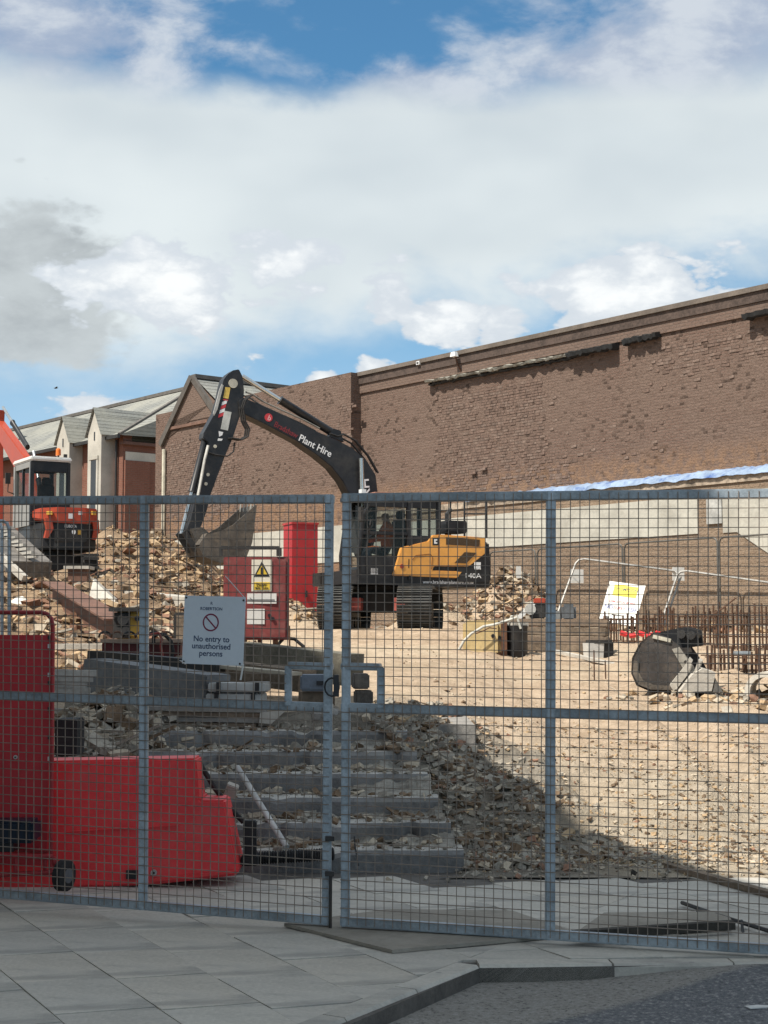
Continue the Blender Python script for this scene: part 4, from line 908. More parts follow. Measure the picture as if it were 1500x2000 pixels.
boomtext('hire_name', 'Bradshaw', .165, mat('dull_red_print', (.22, .03, .035), .5), 534, 832, .86); boomtext('hire_lettering', 'Plant Hire', .205, M_white, 582, 859.5, .94)
c = T(524.5, 815.5, BW); mb = MB(); mb.prism([(c[0] + .085 * math.cos(a), c[1] + .085 * math.sin(a)) for a in [2 * math.pi * i / 20 for i in range(20)]], BW, BW + .005, lambda p, t: (p[0], t, p[1])); mb.build('round_logo', M_redt, boom)
boomtext('logo_letter', 'b', .15, mat('pink_print', (.75, .45, .45), .5), 521.5, 819)
p = T(704, 935, BW + .004); text('maker_lettering', 'HYUNDAI', .27, M_white, boom, frameM((p[0], BW + .004, p[1]), (lambda a, b_: (b_[0] - a[0], 0, b_[1] - a[1]))(T(704, 935, BW), T(712, 1010, BW)), (-1, 0, 0)), .002, sx=1.1)
# stick, linkage and bucket
SW = .15
stick_px = [(467, 721), (456, 723), (446, 730), (438, 740), (434, 753), (428, 782), (421, 805), (411, 823), (398, 846), (397, 856), (407, 864), (406, 880), (393, 935), (373, 1015), (365, 1036), (372, 1046), (386, 1044), (396, 1020), (404, 998), (412, 965), (438, 895), (455, 855), (467, 818), (475, 790), (477, 763), (474, 735)]
stick = side(stick_px, -SW, SW, 'stick', M_black, off=SW, bevel=.012)
cyl('bucket_cylinder', T(400, 862), T(354, 1043), .55, 0, .07, .042, stick)
MB().tube([(lambda p: (p[0], SW + .03, p[1]))(T(u, v)) for u, v in [(401, 872), (394, 900), (384, 955), (378, 985)]], .028, 6).build('hydraulic_pipe', mat('pale_pipe', (.55, .54, .50), .5), stick)
for k in range(3):
    MB().tube([(lambda p: (p[0], SW + .02 + .05 * k, p[1]))(T(u + k * 2, v)) for u, v in [(480, 775), (467, 785), (462, 800), (466, 825), (474, 840), (472, 855), (460, 862), (440, 858)]], .018, 6).build('hose', M_rubber, stick)
MB().tube([(lambda p: (p[0], SW + .04, p[1]))(T(u, v)) for u, v in [(452, 866), (450, 884), (438, 893), (415, 890), (402, 886)]], .016, 6).build('hose', M_rubber, stick)
def decal(px, m, nm='sticker', d=.003): MB().prism([T(u, v, SW) for u, v in px], SW - .01, SW + d, lambda p, t: (p[0], t, p[1])).build(nm, m, stick)
mb = MB(); c = T(455, 749, SW); mb.prism([(c[0] + .095 * math.cos(a), c[1] + .095 * math.sin(a)) for a in [2 * math.pi * i / 20 for i in range(20)]], SW, SW + .02, lambda p, t: (p[0], t, p[1])); mb.build('pivot_cap', mat('pale_cap', (.50, .48, .40), .5), stick)
decal([(440, 756), (450, 757), (446, 779), (436, 777)], mat('yellow_label', (.62, .44, .10), .5)); decal([(436, 779), (446, 781), (444, 784), (435, 781)], M_redt)
for k in range(4): decal([(434 - k * 2.2, 785 + k * 8), (444 - k * 2.2, 781 + k * 8), (442.5 - k * 2.2, 788 + k * 8), (432.5 - k * 2.2, 792 + k * 8)], M_white if k % 2 == 0 else M_redt, d=.003)
decal([(438, 802), (452, 805), (445, 841), (431, 838)], mat('grey_label', (.50, .51, .48), .5), d=.006)
decal([(427, 842), (436, 844), (434, 850), (428, 853)], M_white); decal([(426, 856), (435, 857), (433, 861), (425, 861)], M_white)
for u, v in ((406, 927), (402, 945), (420, 872)):
    c = T(u, v, SW); MB().prism([(c[0] + .035 * math.cos(a), c[1] + .035 * math.sin(a)) for a in [2 * math.pi * i / 10 for i in range(10)]], SW, SW + .015, lambda p, t: (p[0], t, p[1])).build('grease_point', MATS['pale_cap'], stick)
decal([(428, 762), (433, 750), (436, 753), (424, 800), (418, 812), (416, 808)], mat('pale_guard', (.42, .42, .40), .5), d=.02)
M_bkt = mat('worn_bucket_steel', (.115, .10, .085), .6, .35, .3, 3, .25, 25, dirt=(.24, .19, .14), dirt_amt=.55)
for y in (.2, -.2): MB().prism([T(u, v) for u, v in [(349, 1043), (356, 1036), (374, 1062), (382, 1078), (372, 1080)]], y - .03, y + .03, lambda p, t: (p[0], t, p[1])).build('bucket_link', M_dark, stick)
def make_bucket(root, pts, lip_i, w_, m, teeth=5, par_name='bucket'):
    """pts: closed side profile in (x,z); the outer shell runs pts[0..lip_i]; mouth is open between pts[lip_i] and pts[0]"""
    b_ = MB(); h = w_ / 2; th = .03
    for y in (-h, h - th):
        b_.prism(pts, y, y + th, lambda p, t: (p[0], t, p[1]))
    for i in range(lip_i):
        p, q_ = Vector(pts[i]), Vector(pts[i + 1]); d = (q_ - p).normalized(); nn = Vector((-d.y, d.x)) * th
        b_.addf([(p.x, -h, p.y), (q_.x, -h, q_.y), (q_.x, h, q_.y), (p.x, h, p.y), (p.x + nn.x, -h, p.y + nn.y), (q_.x + nn.x, -h, q_.y + nn.y), (q_.x + nn.x, h, q_.y + nn.y), (p.x + nn.x, h, p.y + nn.y)], [(0, 1, 2, 3), (7, 6, 5, 4), (0, 4, 5, 1), (3, 2, 6, 7)])
    o = b_.build(par_name, m, root)
    tip = Vector(pts[lip_i]); d = (tip - Vector(pts[lip_i - 1])).normalized()
    for k in range(teeth):
        y = -h + .06 + (w_ - .12) * k / (teeth - 1); a, e_ = tip - d * .08, tip + d * .17
        MB().addf([(a.x, y - .05, a.y - .04), (a.x, y + .05, a.y - .04), (a.x, y + .05, a.y + .04), (a.x, y - .05, a.y + .04), (e_.x, y - .02, e_.y), (e_.x, y + .02, e_.y)], [(0, 1, 2, 3), (0, 1, 5, 4), (2, 3, 4, 5), (1, 2, 5), (3, 0, 4)]).build('tooth', mat('tooth_steel', (.36, .34, .30), .5, .3), o)
    return o
bk = [T(u, v) for u, v in [(392, 1046), (376, 1068), (384, 1086), (410, 1097), (440, 1100), (462, 1092), (474, 1062), (479, 1025), (483, 990), (465, 1006), (440, 1028), (420, 1039)]]
make_bucket(ex, bk, 8, .95, M_bkt)
MB().prism([T(u, v) for u, v in [(364, 1034), (390, 1030), (420, 1058), (410, 1092), (384, 1082)]], -.2, .2, lambda p, t: (p[0], t, p[1])).build('bucket_hanger', M_bkt, ex, bevel=.02)

# ------------------------------------------------------------------ small orange excavator on the rubble, seen from behind
mr = R(90 + 30); mo = Vector((MINI.x, MINI.y, 2.80)); mf = Vector((math.cos(mr), math.sin(mr), 0)); ml = Vector((-mf.y, mf.x, 0))
me_ = empty('mini_excavator', mo, mr); me_.scale = (.9, .78, 1); tag(me_, 'small orange excavator with glazed cab, seen from behind on the rubble', 'excavator')
M_or = mat('orange_paint', (.40, .062, .03), .4, 0, .08, 2, .04, 20, dirt=(.35, .10, .06), dirt_amt=.35)
M_cabgrey = mat('cab_grey', (.26, .26, .25), .5, 0, .06, 2, 0); M_roofw = mat('cab_roof_white', (.72, .72, .70), .5, 0, .05, 2, 0)
def mini_track(y, rot):
    t = MB(); prof = [(-1.0, .12), (-.95, .0), (.95, .0), (1.05, .12), (1.08, .36), (.95, .50), (-.95, .50), (-1.08, .36)]
    t.prism(prof, -.2, .2, lambda p, t_: (p[0], t_, p[1])); o = t.build('track', M_rubber, me_, bevel=.03); o.matrix_local = Matrix.Rotation(rot, 4, 'Z') @ Matrix.Translation((0, y, 0))
    lug = None
    for i in range(34):
        d = i / 34 * 2
        if i < 12: p, a = (-.9 + i * .16, .51), 0
        elif i < 17: aa = (i - 12) / 4 * math.pi; p, a = (1.0 + .06 + .03 * math.sin(aa), .25 + .26 * math.cos(aa)), math.pi / 2
        elif i < 29: p, a = (.9 - (i - 17) * .16, -.005), 0
        else: aa = (i - 29) / 4 * math.pi; p, a = (-1.06 - .03 * math.sin(aa), .25 - .26 * math.cos(aa)), math.pi / 2
        if lug is None: lug = MB().box((0, 0, 0), (.06, .42, .04)).build('track_lug', M_rubber, o); c = lug
        else: c = lug.copy(); COL.objects.link(c); c.parent = o
        c.location = (p[0], 0, p[1]); c.rotation_euler = (0, a, 0)
mini_track(.72, R(-12)); mini_track(-.72, R(-12))
mb = MB(); mb.box((0, 0, .35), (1.2, 1.2, .3)); mb.tube([(0, 0, .4), (0, 0, .65)], .42, 20); mb.build('undercarriage', M_dark, me_)
mb = MB(); prof = [(.85, .85), (-.35, .93), (-.8, .75), (-.98, .35), (-1.0, -.35), (-.85, -.75), (-.4, -.93), (.85, -.9)]
n = len(prof); mb.addf([(x, y, .62) for x, y in prof] + [(x, y, 1.18) for x, y in prof], [tuple(range(n)), tuple(range(n, 2 * n))] + [(i, (i + 1) % n, n + (i + 1) % n, n + i) for i in range(n)]); mb.build('house', M_black, me_, bevel=.03)
prof2 = [(-.30, .96), (-.80, .80), (-1.02, .38), (-1.04, -.38), (-.88, -.78), (-.35, -.96)]; inn = [(x + .22, y * .8) for x, y in reversed(prof2)]
mb = MB(); pr = prof2 + inn; n = len(pr); zl = [1.30, 1.24, 1.17, 1.17, 1.22, 1.28] + [1.2] * 6; zh = [1.46, 1.50, 1.52, 1.52, 1.52, 1.50] + [1.48] * 6
mb.addf([(p[0], p[1], z) for p, z in zip(pr, zl)] + [(p[0], p[1], z) for p, z in zip(pr, zh)], [tuple(range(n)), tuple(range(n, 2 * n))] + [(i, (i + 1) % n, n + (i + 1) % n, n + i) for i in range(n)]); cwt = mb.build('counterweight', M_or, me_, bevel=.03)
for y, s_ in ((.62, 1), (-.70, -1)):
    mb = MB(); mb.prism([(y + .10, 1.28), (y - .10, 1.28), (y - .13, 1.05), (y + .02 * s_, .84), (y + .10, .86), (y + .05, 1.05)], -1.02, -.86, lambda p, t: (t + abs(p[0]) * .12, p[0], p[1])); mb.build('counterweight_leg', M_or, cwt)
MB().box((-1.045, .05, 1.33), (.012, .11, .11)).build('maker_badge', M_white, cwt); MB().box((-1.0, .62, 1.38), (.16, .15, .07), R(-28)).build('sticker', mat('amber_sticker', (.62, .36, .06), .5), cwt); MB().box((-1.05, -.22, 1.40), (.012, .10, .07)).build('sticker', M_white, cwt); MB().box((-.95, -.62, 1.42), (.10, .14, .08), R(25)).build('sticker', MATS['amber_sticker'], cwt)
mt = frameM((-1.006, .20, 1.09), (0, -1, 0), (0, 0, 1)); text('lettering', 'KUBOTA', .085, M_white, me_, mt, .002)
MB().tube([(-1.0, -.06, 1.0), (-1.012, -.06, 1.0)], .055, 14).build('round_sticker', M_white, me_); MB().box((-1.0, -.23, 1.0), (.025, .11, .11)).build('square_sticker', MATS['amber_sticker'], me_)
mb = MB(); mb.box((-.97, 0, .9), (.08, .9, .26)); mb.build('rear_hatch', M_dark, me_, bevel=.02)
# cab on its left side
cb = MB(); X0, X1, Y0, Y1, Z0, Z1 = -.42, .85, -.10, .92, 1.15, 2.52
for x, y in ((X0, Y0), (X0, Y1), (X1, Y0), (X1, Y1)): cb.bar((x, y, Z0), (x, y, Z1), .10)
cb.box((X0, (Y0 + Y1) / 2, 2.42), (.08, Y1 - Y0, .24)); cb.box((X0, (Y0 + Y1) / 2, 1.42), (.08, Y1 - Y0, .5)); cb.box(((X0 + X1) / 2, Y0, 1.4), (X1 - X0, .06, .5)); cb.box(((X0 + X1) / 2, Y0, 2.45), (X1 - X0, .06, .14)); cb.box((X1, (Y0 + Y1) / 2, 2.45), (.06, Y1 - Y0, .14)); cb.bar((.25, Y1, Z0), (.25, Y1, Z1), .07)
cbo = cb.build('cab', M_black, me_, bevel=.012)
MB().box(((X0 + X1) / 2, (Y0 + Y1) / 2, Z1 + .06), (X1 - X0 + .22, Y1 - Y0 + .14, .10)).build('roof', M_roofw, cbo, bevel=.03)
mb = MB(); mb.box(((X0 + X1) / 2, Y1, 1.4), (X1 - X0, .05, .5)); mb.bar((X1, Y1, 1.15), (X1, Y1, 2.5), .12); mb.box(((X0 + X1) / 2, Y1 + .01, 2.46), (X1 - X0, .06, .12)); mb.bar((X0 + .07, Y1 + .01, 1.15), (X0 + .07, Y1 + .01, 2.5), .07); mb.build('door_frame', M_cabgrey, cbo)
for q_ in ([(X0, Y0, 1.66), (X0, Y1, 1.66), (X0, Y1, 2.31), (X0, Y0, 2.31)], [(X0, Y1, 1.66), (X1, Y1, 1.66), (X1, Y1, 2.4), (X0, Y1, 2.4)], [(X0, Y0, 1.66), (X1, Y0, 1.66), (X1, Y0, 2.4), (X0, Y0, 2.4)], [(X1, Y0, 1.2), (X1, Y1, 1.2), (X1, Y1, 2.4), (X1, Y0, 2.4)]): MB().addf(q_, [(0, 1, 2, 3)]).build('window', M_glass, cbo)
mb = MB(); mb.box((.15, .42, 1.4), (.5, .5, .14)); mb.box((-.12, .42, 1.75), (.14, .46, .6)); mb.box((-.14, .42, 2.12), (.10, .24, .18)); mb.build('seat', M_dark, cbo, bevel=.03)
MB().tube([(X0 - .03, .2, Z1 + .1), (X0 - .03, .2, Z1 + .16)], .03, 8).build('beacon_stem', M_dark, cbo); MB().tube([(X0 - .03, .2, Z1 + .15), (X0 - .03, .2, Z1 + .28), (X0 - .03, .2, Z1 + .31)], [.07, .065, .03], 12).build('beacon', mat('amber_beacon', (.8, .18, .03), .3), cbo, smooth=True)
MB().box((X0 + .02, -.02, Z1 + .15), (.06, .09, .08)).build('work_lamp', M_dark, cbo)
mb = MB(); mb.tube([(X1, Y1 + .05, 1.9), (X1 + .05, Y1 + .22, 1.95), (X1, Y1 + .22, 2.25)], .016, 6); mb.box((X1, Y1 + .24, 2.24), (.05, .14, .24)); mb.build('mirror', M_dark, cbo)
# folded boom in front, reaching out of the frame to the left
mb = MB(); bp_ = [(.8, 1.1), (1.15, 1.0), (2.9, 2.45), (5.3, 3.75), (5.2, 4.1), (2.6, 2.95), (1.05, 1.7)]; mb.prism(bp_, -.12, .12, lambda p, t: (p[0], t, p[1])); mb.build('boom', M_or, me_, bevel=.02)
mb = MB(); mb.prism([(5.0, 4.3), (5.5, 4.2), (5.7, 3.4), (5.2, 1.6), (4.95, 1.6), (5.1, 3.6)], -.10, .10, lambda p, t: (p[0], t, p[1])); mb.build('stick', M_or, me_, bevel=.02)
cyl('boom_cylinder', (1.1, 1.5), (2.1, 3.0), .55, 0, .07, .04, me_, M_black); cyl('stick_cylinder', (2.6, 3.15), (4.9, 4.35), .6, 0, .07, .04, me_, M_black)
mat('worn_blade', (.16, .145, .13), .6, .3, .3, 4, .3, 20)
# ------------------------------------------------------------------ helper: box given by its photo rectangle at a chosen distance (true size there)
def pbox(mb, u0, v0, u1, v1, Y, depth, rz=0.0, tilt=0.0, mi=0, taper=1.0):
    a, c = at(u0, v1, Y), at(u1, v0, Y); wd, ht = c.x - a.x, c.z - a.z
    Mr = Matrix.Rotation(rz, 3, 'Z') @ Matrix.Rotation(tilt, 3, 'Y')
    return mb.box(((a.x + c.x) / 2, Y + depth / 2, (a.z + c.z) / 2), (wd, depth, ht), mi=mi, rot=Mr, taper=taper)
def single(name, label, cat, mb, m, group=None, bevel=0.0, smooth=False, kind=None):
    o = mb.build(name, m, None, bevel=bevel, smooth=smooth); tag(o, label, cat, group, kind); return o
def root_at(name, label, cat, u, v, Y, group=None, rz=0.0):
    p = at(u, v, Y); e = empty(name, p, rz); tag(e, label, cat, group); e['_'] = 0; del e['_']; return e
def kid(root, mb, nm, m, **k):
    """mesh written in world coordinates, parented to an unrotated root"""
    o = mb.build(nm, m, root, **k); o.matrix_local = Matrix.Translation(-root.location); return o

# ------------------------------------------------------------------ red plastic barrier and panel at the left, behind the gate
YB = 10.15
rb = root_at('red_barrier', 'red plastic water-filled barrier with stepped end behind the gate', 'barrier', 280, 1705, YB)
prof = [(-110, 1738), (300, 1724), (466, 1706), (467, 1694), (440, 1562), (391, 1562), (383, 1481), (200, 1484), (-110, 1490)]
pf = [at(u, v, YB) for u, v in prof]
mb = MB(); pts2 = [(p.x, p.z) for p in pf]; n = len(pts2); zmax = max(p[1] for p in pts2); zmin = min(p[1] for p in pts2)
def flare(z): return .10 * (1 - (z - zmin) / (zmax - zmin))
vs = [(x, YB - flare(z), z) for x, z in pts2] + [(x, YB + .28 + flare(z), z) for x, z in pts2]
mb.addf(vs, [tuple(range(n)), tuple(range(2 * n - 1, n - 1, -1))] + [(i, (i + 1) % n, n + (i + 1) % n, n + i) for i in range(n)])
kid(rb, mb, 'body', M_redp, bevel=.012)
mb = MB(); pbox(mb, 246, 1700, 268, 1717, YB - .112, .05); kid(rb, mb, 'fork_slot', M_black)
def bolt(root, u, v, Y, r=.014, nm='bolt'):
    c = at(u, v, Y); mb = MB(); mb.tube([c + Vector((0, .02, 0)), c], r, 12); kid(root, mb, nm, mat('bolt_zinc', (.55, .55, .54), .4, .6))
    mb = MB(); mb.tube([c, c + Vector((0, -.006, 0))], r * .45, 8); kid(root, mb, 'bolt_head', M_dark)
bolt(rb, 300, 1705, YB - .108, .02)
a, c = at(467, 1697, YB - .1), at(-110, 1728, YB - .1)
mb = MB(); mb.bar(at(466, 1702, YB - .104), at(300, 1719, YB - .104), .02, .018); kid(rb, mb, 'base_lip', M_redp)
mb = MB(); mb.bar(at(130, 1625, YB - .06), at(350, 1612, YB - .06), .012, .008); kid(rb, mb, 'moulded_rib', M_redp)
# red hoop panel standing in front of it
YP = 9.85
rp = root_at('red_hoop_panel', 'red sheet panel in a bent tube frame at the left edge', 'barrier', 40, 1700, YP)
mb = MB(); pbox(mb, -120, 1240, 99, 1690, YP, .012); kid(rp, mb, 'sheet', mat('red_sheet', (.52, .035, .045), .45, 0, .1, 1.2, .05, 20, dirt=(.36, .13, .13), dirt_amt=.35, dscale=.9))
mb = MB(); arc = [(-140, 1196), (80, 1196), (92, 1199), (100, 1208), (103, 1222), (103, 1260), (101, 1480), (99, 1700)]
mb.tube([at(u, v, YP - .02) for u, v in arc], .014, 10); kid(rp, mb, 'tube_frame', mat('red_tube', (.33, .03, .035), .4), smooth=True)
for v in (1245, 1262, 1318, 1334, 1385, 1440, 1482): 
    mb = MB(); pbox(mb, 93, v - 4, 98, v + 4, YP - .012, .006); kid(rp, mb, 'rivet_slot', M_tie if v in (1262, 1318, 1482) else M_dark)
bolt(rp, 30, 1479, YP - .01, .013); 
# wheeled red trolley with a blue-black motor at the bottom left
YT = 9.55
tr = root_at('wheeled_trolley', 'red tube trolley with dark blue motor and black wheel, bottom left', 'trolley', 60, 1720, YT)
mb = MB()
for v0, v1 in ((1668, 1674), (1712, 1704)): mb.tube([at(-80, v0, YT), at(104, v1, YT)], .016, 8)
mb.tube([at(104, 1674, YT), at(110, 1700, YT), at(108, 1712, YT)], .016, 8); mb.tube([at(-80, 1655, YT + .25), at(94, 1662, YT + .25)], .014, 8)
for u in (-40, 30, 88): mb.tube([at(u, 1670, YT), at(u, 1708, YT)], .012, 6)
kid(tr, mb, 'frame', MATS['red_tube'], smooth=True)
mb = MB(); pbox(mb, -90, 1604, 66, 1648, YT, .22); o = kid(tr, mb, 'motor', mat('blue_black_motor', (.008, .018, .035), .4), bevel=.02)
mb = MB()
for i in range(9): pbox(mb, -80 + i * 16, 1606, -74 + i * 16, 1646, YT - .008, .012)
kid(tr, mb, 'cooling_fins', M_black); mb = MB(); pbox(mb, -90, 1648, 26, 1664, YT + .02, .18); kid(tr, mb, 'mounting', M_black)
wc = at(125, 1710, YT); ax = Vector((.93, -.36, 0)).normalized()
mb = MB(); mb.tube([wc - ax * .032, wc - ax * .026, wc + ax * .026, wc + ax * .032], [.078, .094, .094, .078], 24); wo = kid(tr, mb, 'wheel', M_rubber, smooth=True)
mb = MB(); mb.tube([wc - ax * .036, wc + ax * .036], .045, 16); o = kid(tr, mb, 'wheel_hub', mat('grey_hub', (.10, .11, .12), .5)); 
mb = MB(); mb.tube([wc, at(108, 1708, YT)], .01, 6); kid(tr, mb, 'axle', M_dark)
# black post block, corrugated pipe, strap and grey pole at the foot of the steps
single('rubber_post', 'black rubber block standing at the foot of the steps', 'post', pbox(pbox(MB(), 474, 1604, 500, 1690, 10.25, .09), 470, 1672, 503, 1692, 10.24, .11), M_rubber, bevel=.008)
mb = MB(); pts = [at(u, v, 10.42) for u, v in [(384, 1478), (394, 1498), (420, 1540), (450, 1580), (476, 1606)]]; mb.tube(pts, .018, 8); single('black_hose', 'black hose trailing from the red barrier to the rubber block', 'hose', mb, M_rubber)
mb = MB(); a, c = at(500, 1676, 10.5), at(652, 1668, 10.6); nseg = 60; path = [a.lerp(c, i / nseg) for i in range(nseg + 1)]; mb.tube(path, [.046 if i % 2 else .036 for i in range(nseg + 1)], 12)
single('corrugated_pipe', 'black corrugated drain pipe along the bottom step', 'pipe', mb, M_rubber)
mb = MB(); mb.tube([at(464, 1499, 11.6), at(560, 1655, 10.62)], .021, 10); po = single('grey_pole', 'pale grey plastic pole leaning on the steps', 'pole', mb, mat('grey_pvc', (.42, .41, .39), .5), smooth=True)
mb = MB(); mb.box(at(452, 1544, 11.15) + Vector((0, 0, .0)), (.085, .05, .11), rot=Matrix.Rotation(.35, 3, 'Y') @ Matrix.Rotation(.5, 3, 'X')); single('stone_block', 'small pale stone block resting on the steps by the grey pole', 'stone', mb, M_concp, bevel=.006)
# boards and strips on the pavement
def board(name, label, px, th, m, z0=.004, cat='board'):
    pts = [onz(u, v, z0 + th) for u, v in px]; mb = MB(); mb.prism([(p.x, p.y) for p in pts], z0, z0 + th, lambda p, t: (p[0], p[1], t)); return single(name, label, cat, mb, m)
M_plyedge = M_ply
board('plywood_sheet', 'plywood sheet lying under the middle of the gate', [(555, 1803), (766, 1855), (1130, 1822), (1000, 1778), (760, 1775)], .018, M_ply)
board('plywood_sheet', 'second plywood sheet lying behind the right gate leaf', [(1120, 1824), (1290, 1813), (1432, 1803), (1420, 1780), (1180, 1782)], .02, M_ply, .02)
mb = MB(); mb.bar(onz(1120, 1826, .05), onz(1432, 1806, .05), .05, .045); single('timber_batten', 'dark timber batten behind the right gate leaf', 'timber', mb, mat('dark_timber', (.05, .045, .038), .9, 0, .3, 5, .3))
mb = MB(); mb.bar(onz(1300, 1690, .02), onz(1560, 1762, .02), .06, .04); single('edging_strip', 'brown timber strip along the edge of the sunlit slab', 'timber', mb, M_timber)
mb = MB(); mb.tube([onz(1332, 1763, .02), onz(1400, 1787, .03), onz(1560, 1836, .03)], .012, 6); single('steel_rod', 'thin dark steel rod lying at the right behind the gate', 'rod', mb, M_dark)
for i, (u, v, s_, lab) in enumerate([(1238, 1705, .035, 'dark stone on the slab near the rubble toe'), (1450, 1812, .04, 'small dark stone at the right behind the gate'), (845, 1690, .03, 'small dark stone on the slab in front of the steps'), (1372, 1786, .05, 'dark broken wedge beside the steel rod')]):
    mb = MB(); p = onz(u, v, .015); chunk(mb, (p.x, p.y, .016), s_ * 1.6, 0); single('loose_stone', lab, 'stone', mb, M_dark)
mb = MB(); mb.tube([at(692, 1634, 10.62), at(693, 1650, 10.6), at(700, 1690, 10.5)], .006, 5); single('steel_pin', 'thin black pin standing on the bottom step right of the gate gap', 'pin', mb, M_black)

# ------------------------------------------------------------------ materials stacked on the platform
M_grey = mat('grey_steel_trough', (.14, .145, .15), .6, .2, .2, 3, .15, 20, dirt=(.22, .21, .19), dirt_amt=.5)
mb = MB()
a, c = [at(*p) for p in ((186, 1318, 14.2), (425, 1352, 13.4))]
mb.bar(a, c, .34, .30); tq = single('steel_trough', 'long dark grey steel trough lying across the platform', 'steel section', mb, M_grey, bevel=.01)
mb = MB(); mb.bar(at(180, 1296, 14.9), at(430, 1318, 14.4), .2, .25); single('steel_channel', 'dark steel channel lying behind the grey trough', 'steel section', mb, M_dark)
for i, (v, du, s_) in enumerate([(1313, 0, .05), (1324, -8, .05), (1335, -20, .06), (1347, -14, .05), (1358, 0, .05), (1387, -50, .06), (1400, -28, .05)]):
    mb = MB(); mb.bar(at(60, v - 1, 13.0 + .02 * i), at(190 + du, v + (2 if i < 5 else 6), 13.1), .09, s_)
    single('pale_plank', ['topmost', 'second', 'third', 'fourth', 'fifth', 'sixth', 'lowest'][i] + ' pale plank of the pile beside the red panel', 'plank', mb, mat('grey_plank', (.40, .38, .34), .85, 0, .2, 4, .3, 25), 'pale planks by the red panel')
mb = MB(); mb.bar(at(225, 1282, 15.2), at(580, 1316, 14.0), .16, .03); single('long_board', 'long thin pale-edged board above the steel trough', 'board', mb, mat('pale_board', (.42, .37, .29), .8, 0, .15, 4, .2))
mb = MB(); mb.bar(at(470, 1282, 17.0), at(690, 1308, 15.8), .3, .32); single('timber_baulk', 'heavy olive grey timber baulk behind the gate lock', 'timber', mb, mat('olive_timber', (.13, .12, .095), .9, 0, .3, 3, .3))
mb = MB(); mb.bar(at(360, 1300, 15.4), at(600, 1330, 14.4), .25, .2); single('timber_baulk', 'dark timber baulk below the no entry sign', 'timber', mb, M_timber)
for i, (v0, v1, u0, u1, lab) in enumerate([(1334, 1352, 408, 520, 'upper pale grey metal case on the stack'), (1355, 1374, 404, 512, 'lower pale grey metal case on the stack')]):
    r = root_at('metal_case', lab, 'case', (u0 + u1) / 2, v1, 13.2, 'pale grey metal cases')
    mb = MB(); pbox(mb, u0, v0, u1, v1, 13.2 + .02 * i, .4, R(-4)); kid(r, mb, 'body', mat('pale_grey_case', (.46, .46, .44), .6, .1, .1, 4, .1), bevel=.01)
    for uu in (u0 + 14, u1 - 22): mb = MB(); pbox(mb, uu, v0 - 1.5, uu + 8, v1 + 1, 13.17 + .02 * i, .05); kid(r, mb, 'strap', M_dark)
for i in range(4):
    v = 1383 + i * 10; mb = MB(); mb.bar(at(292 - 4 * i, v, 12.95 + .03 * i), at(520 - i * 6, v + 4, 12.9), .10, .034); single('dark_plank', ['top', 'second', 'third', 'bottom'][i] + ' dark weathered plank of the low stack under the cases', 'plank', mb, M_timber if i % 2 else M_conc, 'dark planks under the cases')
mb = MB(); mb.addf([at(508, 1392, 12.8), at(560, 1386, 12.8), at(530, 1414, 12.8), at(506, 1412, 12.8), at(508, 1392, 13.1), at(560, 1386, 13.1), at(530, 1414, 13.1), at(506, 1412, 13.1)], [(0, 1, 2, 3), (7, 6, 5, 4), (0, 1, 5, 4), (1, 2, 6, 5), (2, 3, 7, 6), (3, 0, 4, 7)]); single('stone_wedge', 'pale wedge of stone at the end of the dark planks', 'stone', mb, M_concp)
r = root_at('toolbox', 'blue-grey metal box seen through the gate lock opening', 'box', 618, 1352, 13.4); mb = MB(); pbox(mb, 586, 1318, 645, 1350, 13.4, .3); kid(r, mb, 'body', mat('blue_grey_box', (.16, .19, .23), .5, .2), bevel=.015); mb = MB(); pbox(mb, 618, 1330, 642, 1338, 13.38, .03); kid(r, mb, 'handle', M_black)
mb = MB(); pbox(mb, 584, 1352, 648, 1378, 13.5, .4, R(8)); single('brown_offcut', 'brown timber offcut under the blue-grey box', 'timber', mb, M_timber)
for (u0, v0, u1, v1, lab) in [(688, 1316, 719, 1346, 'upper dark stone block just right of the gate lock'), (692, 1349, 726, 1376, 'lower dark stone block just right of the gate lock')]:
    mb = MB(); pbox(mb, u0, v0, u1, v1, 13.2, .25, R(6)); single('stone_block', lab, 'stone', mb, mat('dark_stone', (.13, .115, .10), .9, 0, .3, 4, .4), bevel=.012)
def boulder(u0, v0, u1, v1, Y, lab, m, name='boulder'):
    c = at((u0 + u1) / 2, (v0 + v1) / 2, Y); rx = (at(u1, v0, Y).x - at(u0, v0, Y).x) / 2; rz = (at(u0, v0, Y).z - at(u0, v1, Y).z) / 2
    bm = bmesh.new(); bmesh.ops.create_icosphere(bm, subdivisions=3, radius=1)
    for v_ in bm.verts:
        k = 1 + .28 * noise.noise(v_.co * 1.4 + Vector((u0, v0, 0))) + .1 * noise.noise(v_.co * 4); v_.co = Vector((v_.co.x * rx, v_.co.y * rx * .8, v_.co.z * rz)) * k
    me = bpy.data.meshes.new(name); bm.to_mesh(me); bm.free(); me.materials.append(m); o = bpy.data.objects.new(name, me); COL.objects.link(o); o.location = c; tag(o, lab, 'stone'); return o
boulder(606, 1378, 664, 1420, 12.9, 'rounded grey lump behind the gate lock frame', M_conc); boulder(668, 1382, 730, 1418, 12.9, 'rounded brownish lump right of the gate gap', mat('brown_lump', (.20, .175, .14), .95, 0, .3, 4, .5))
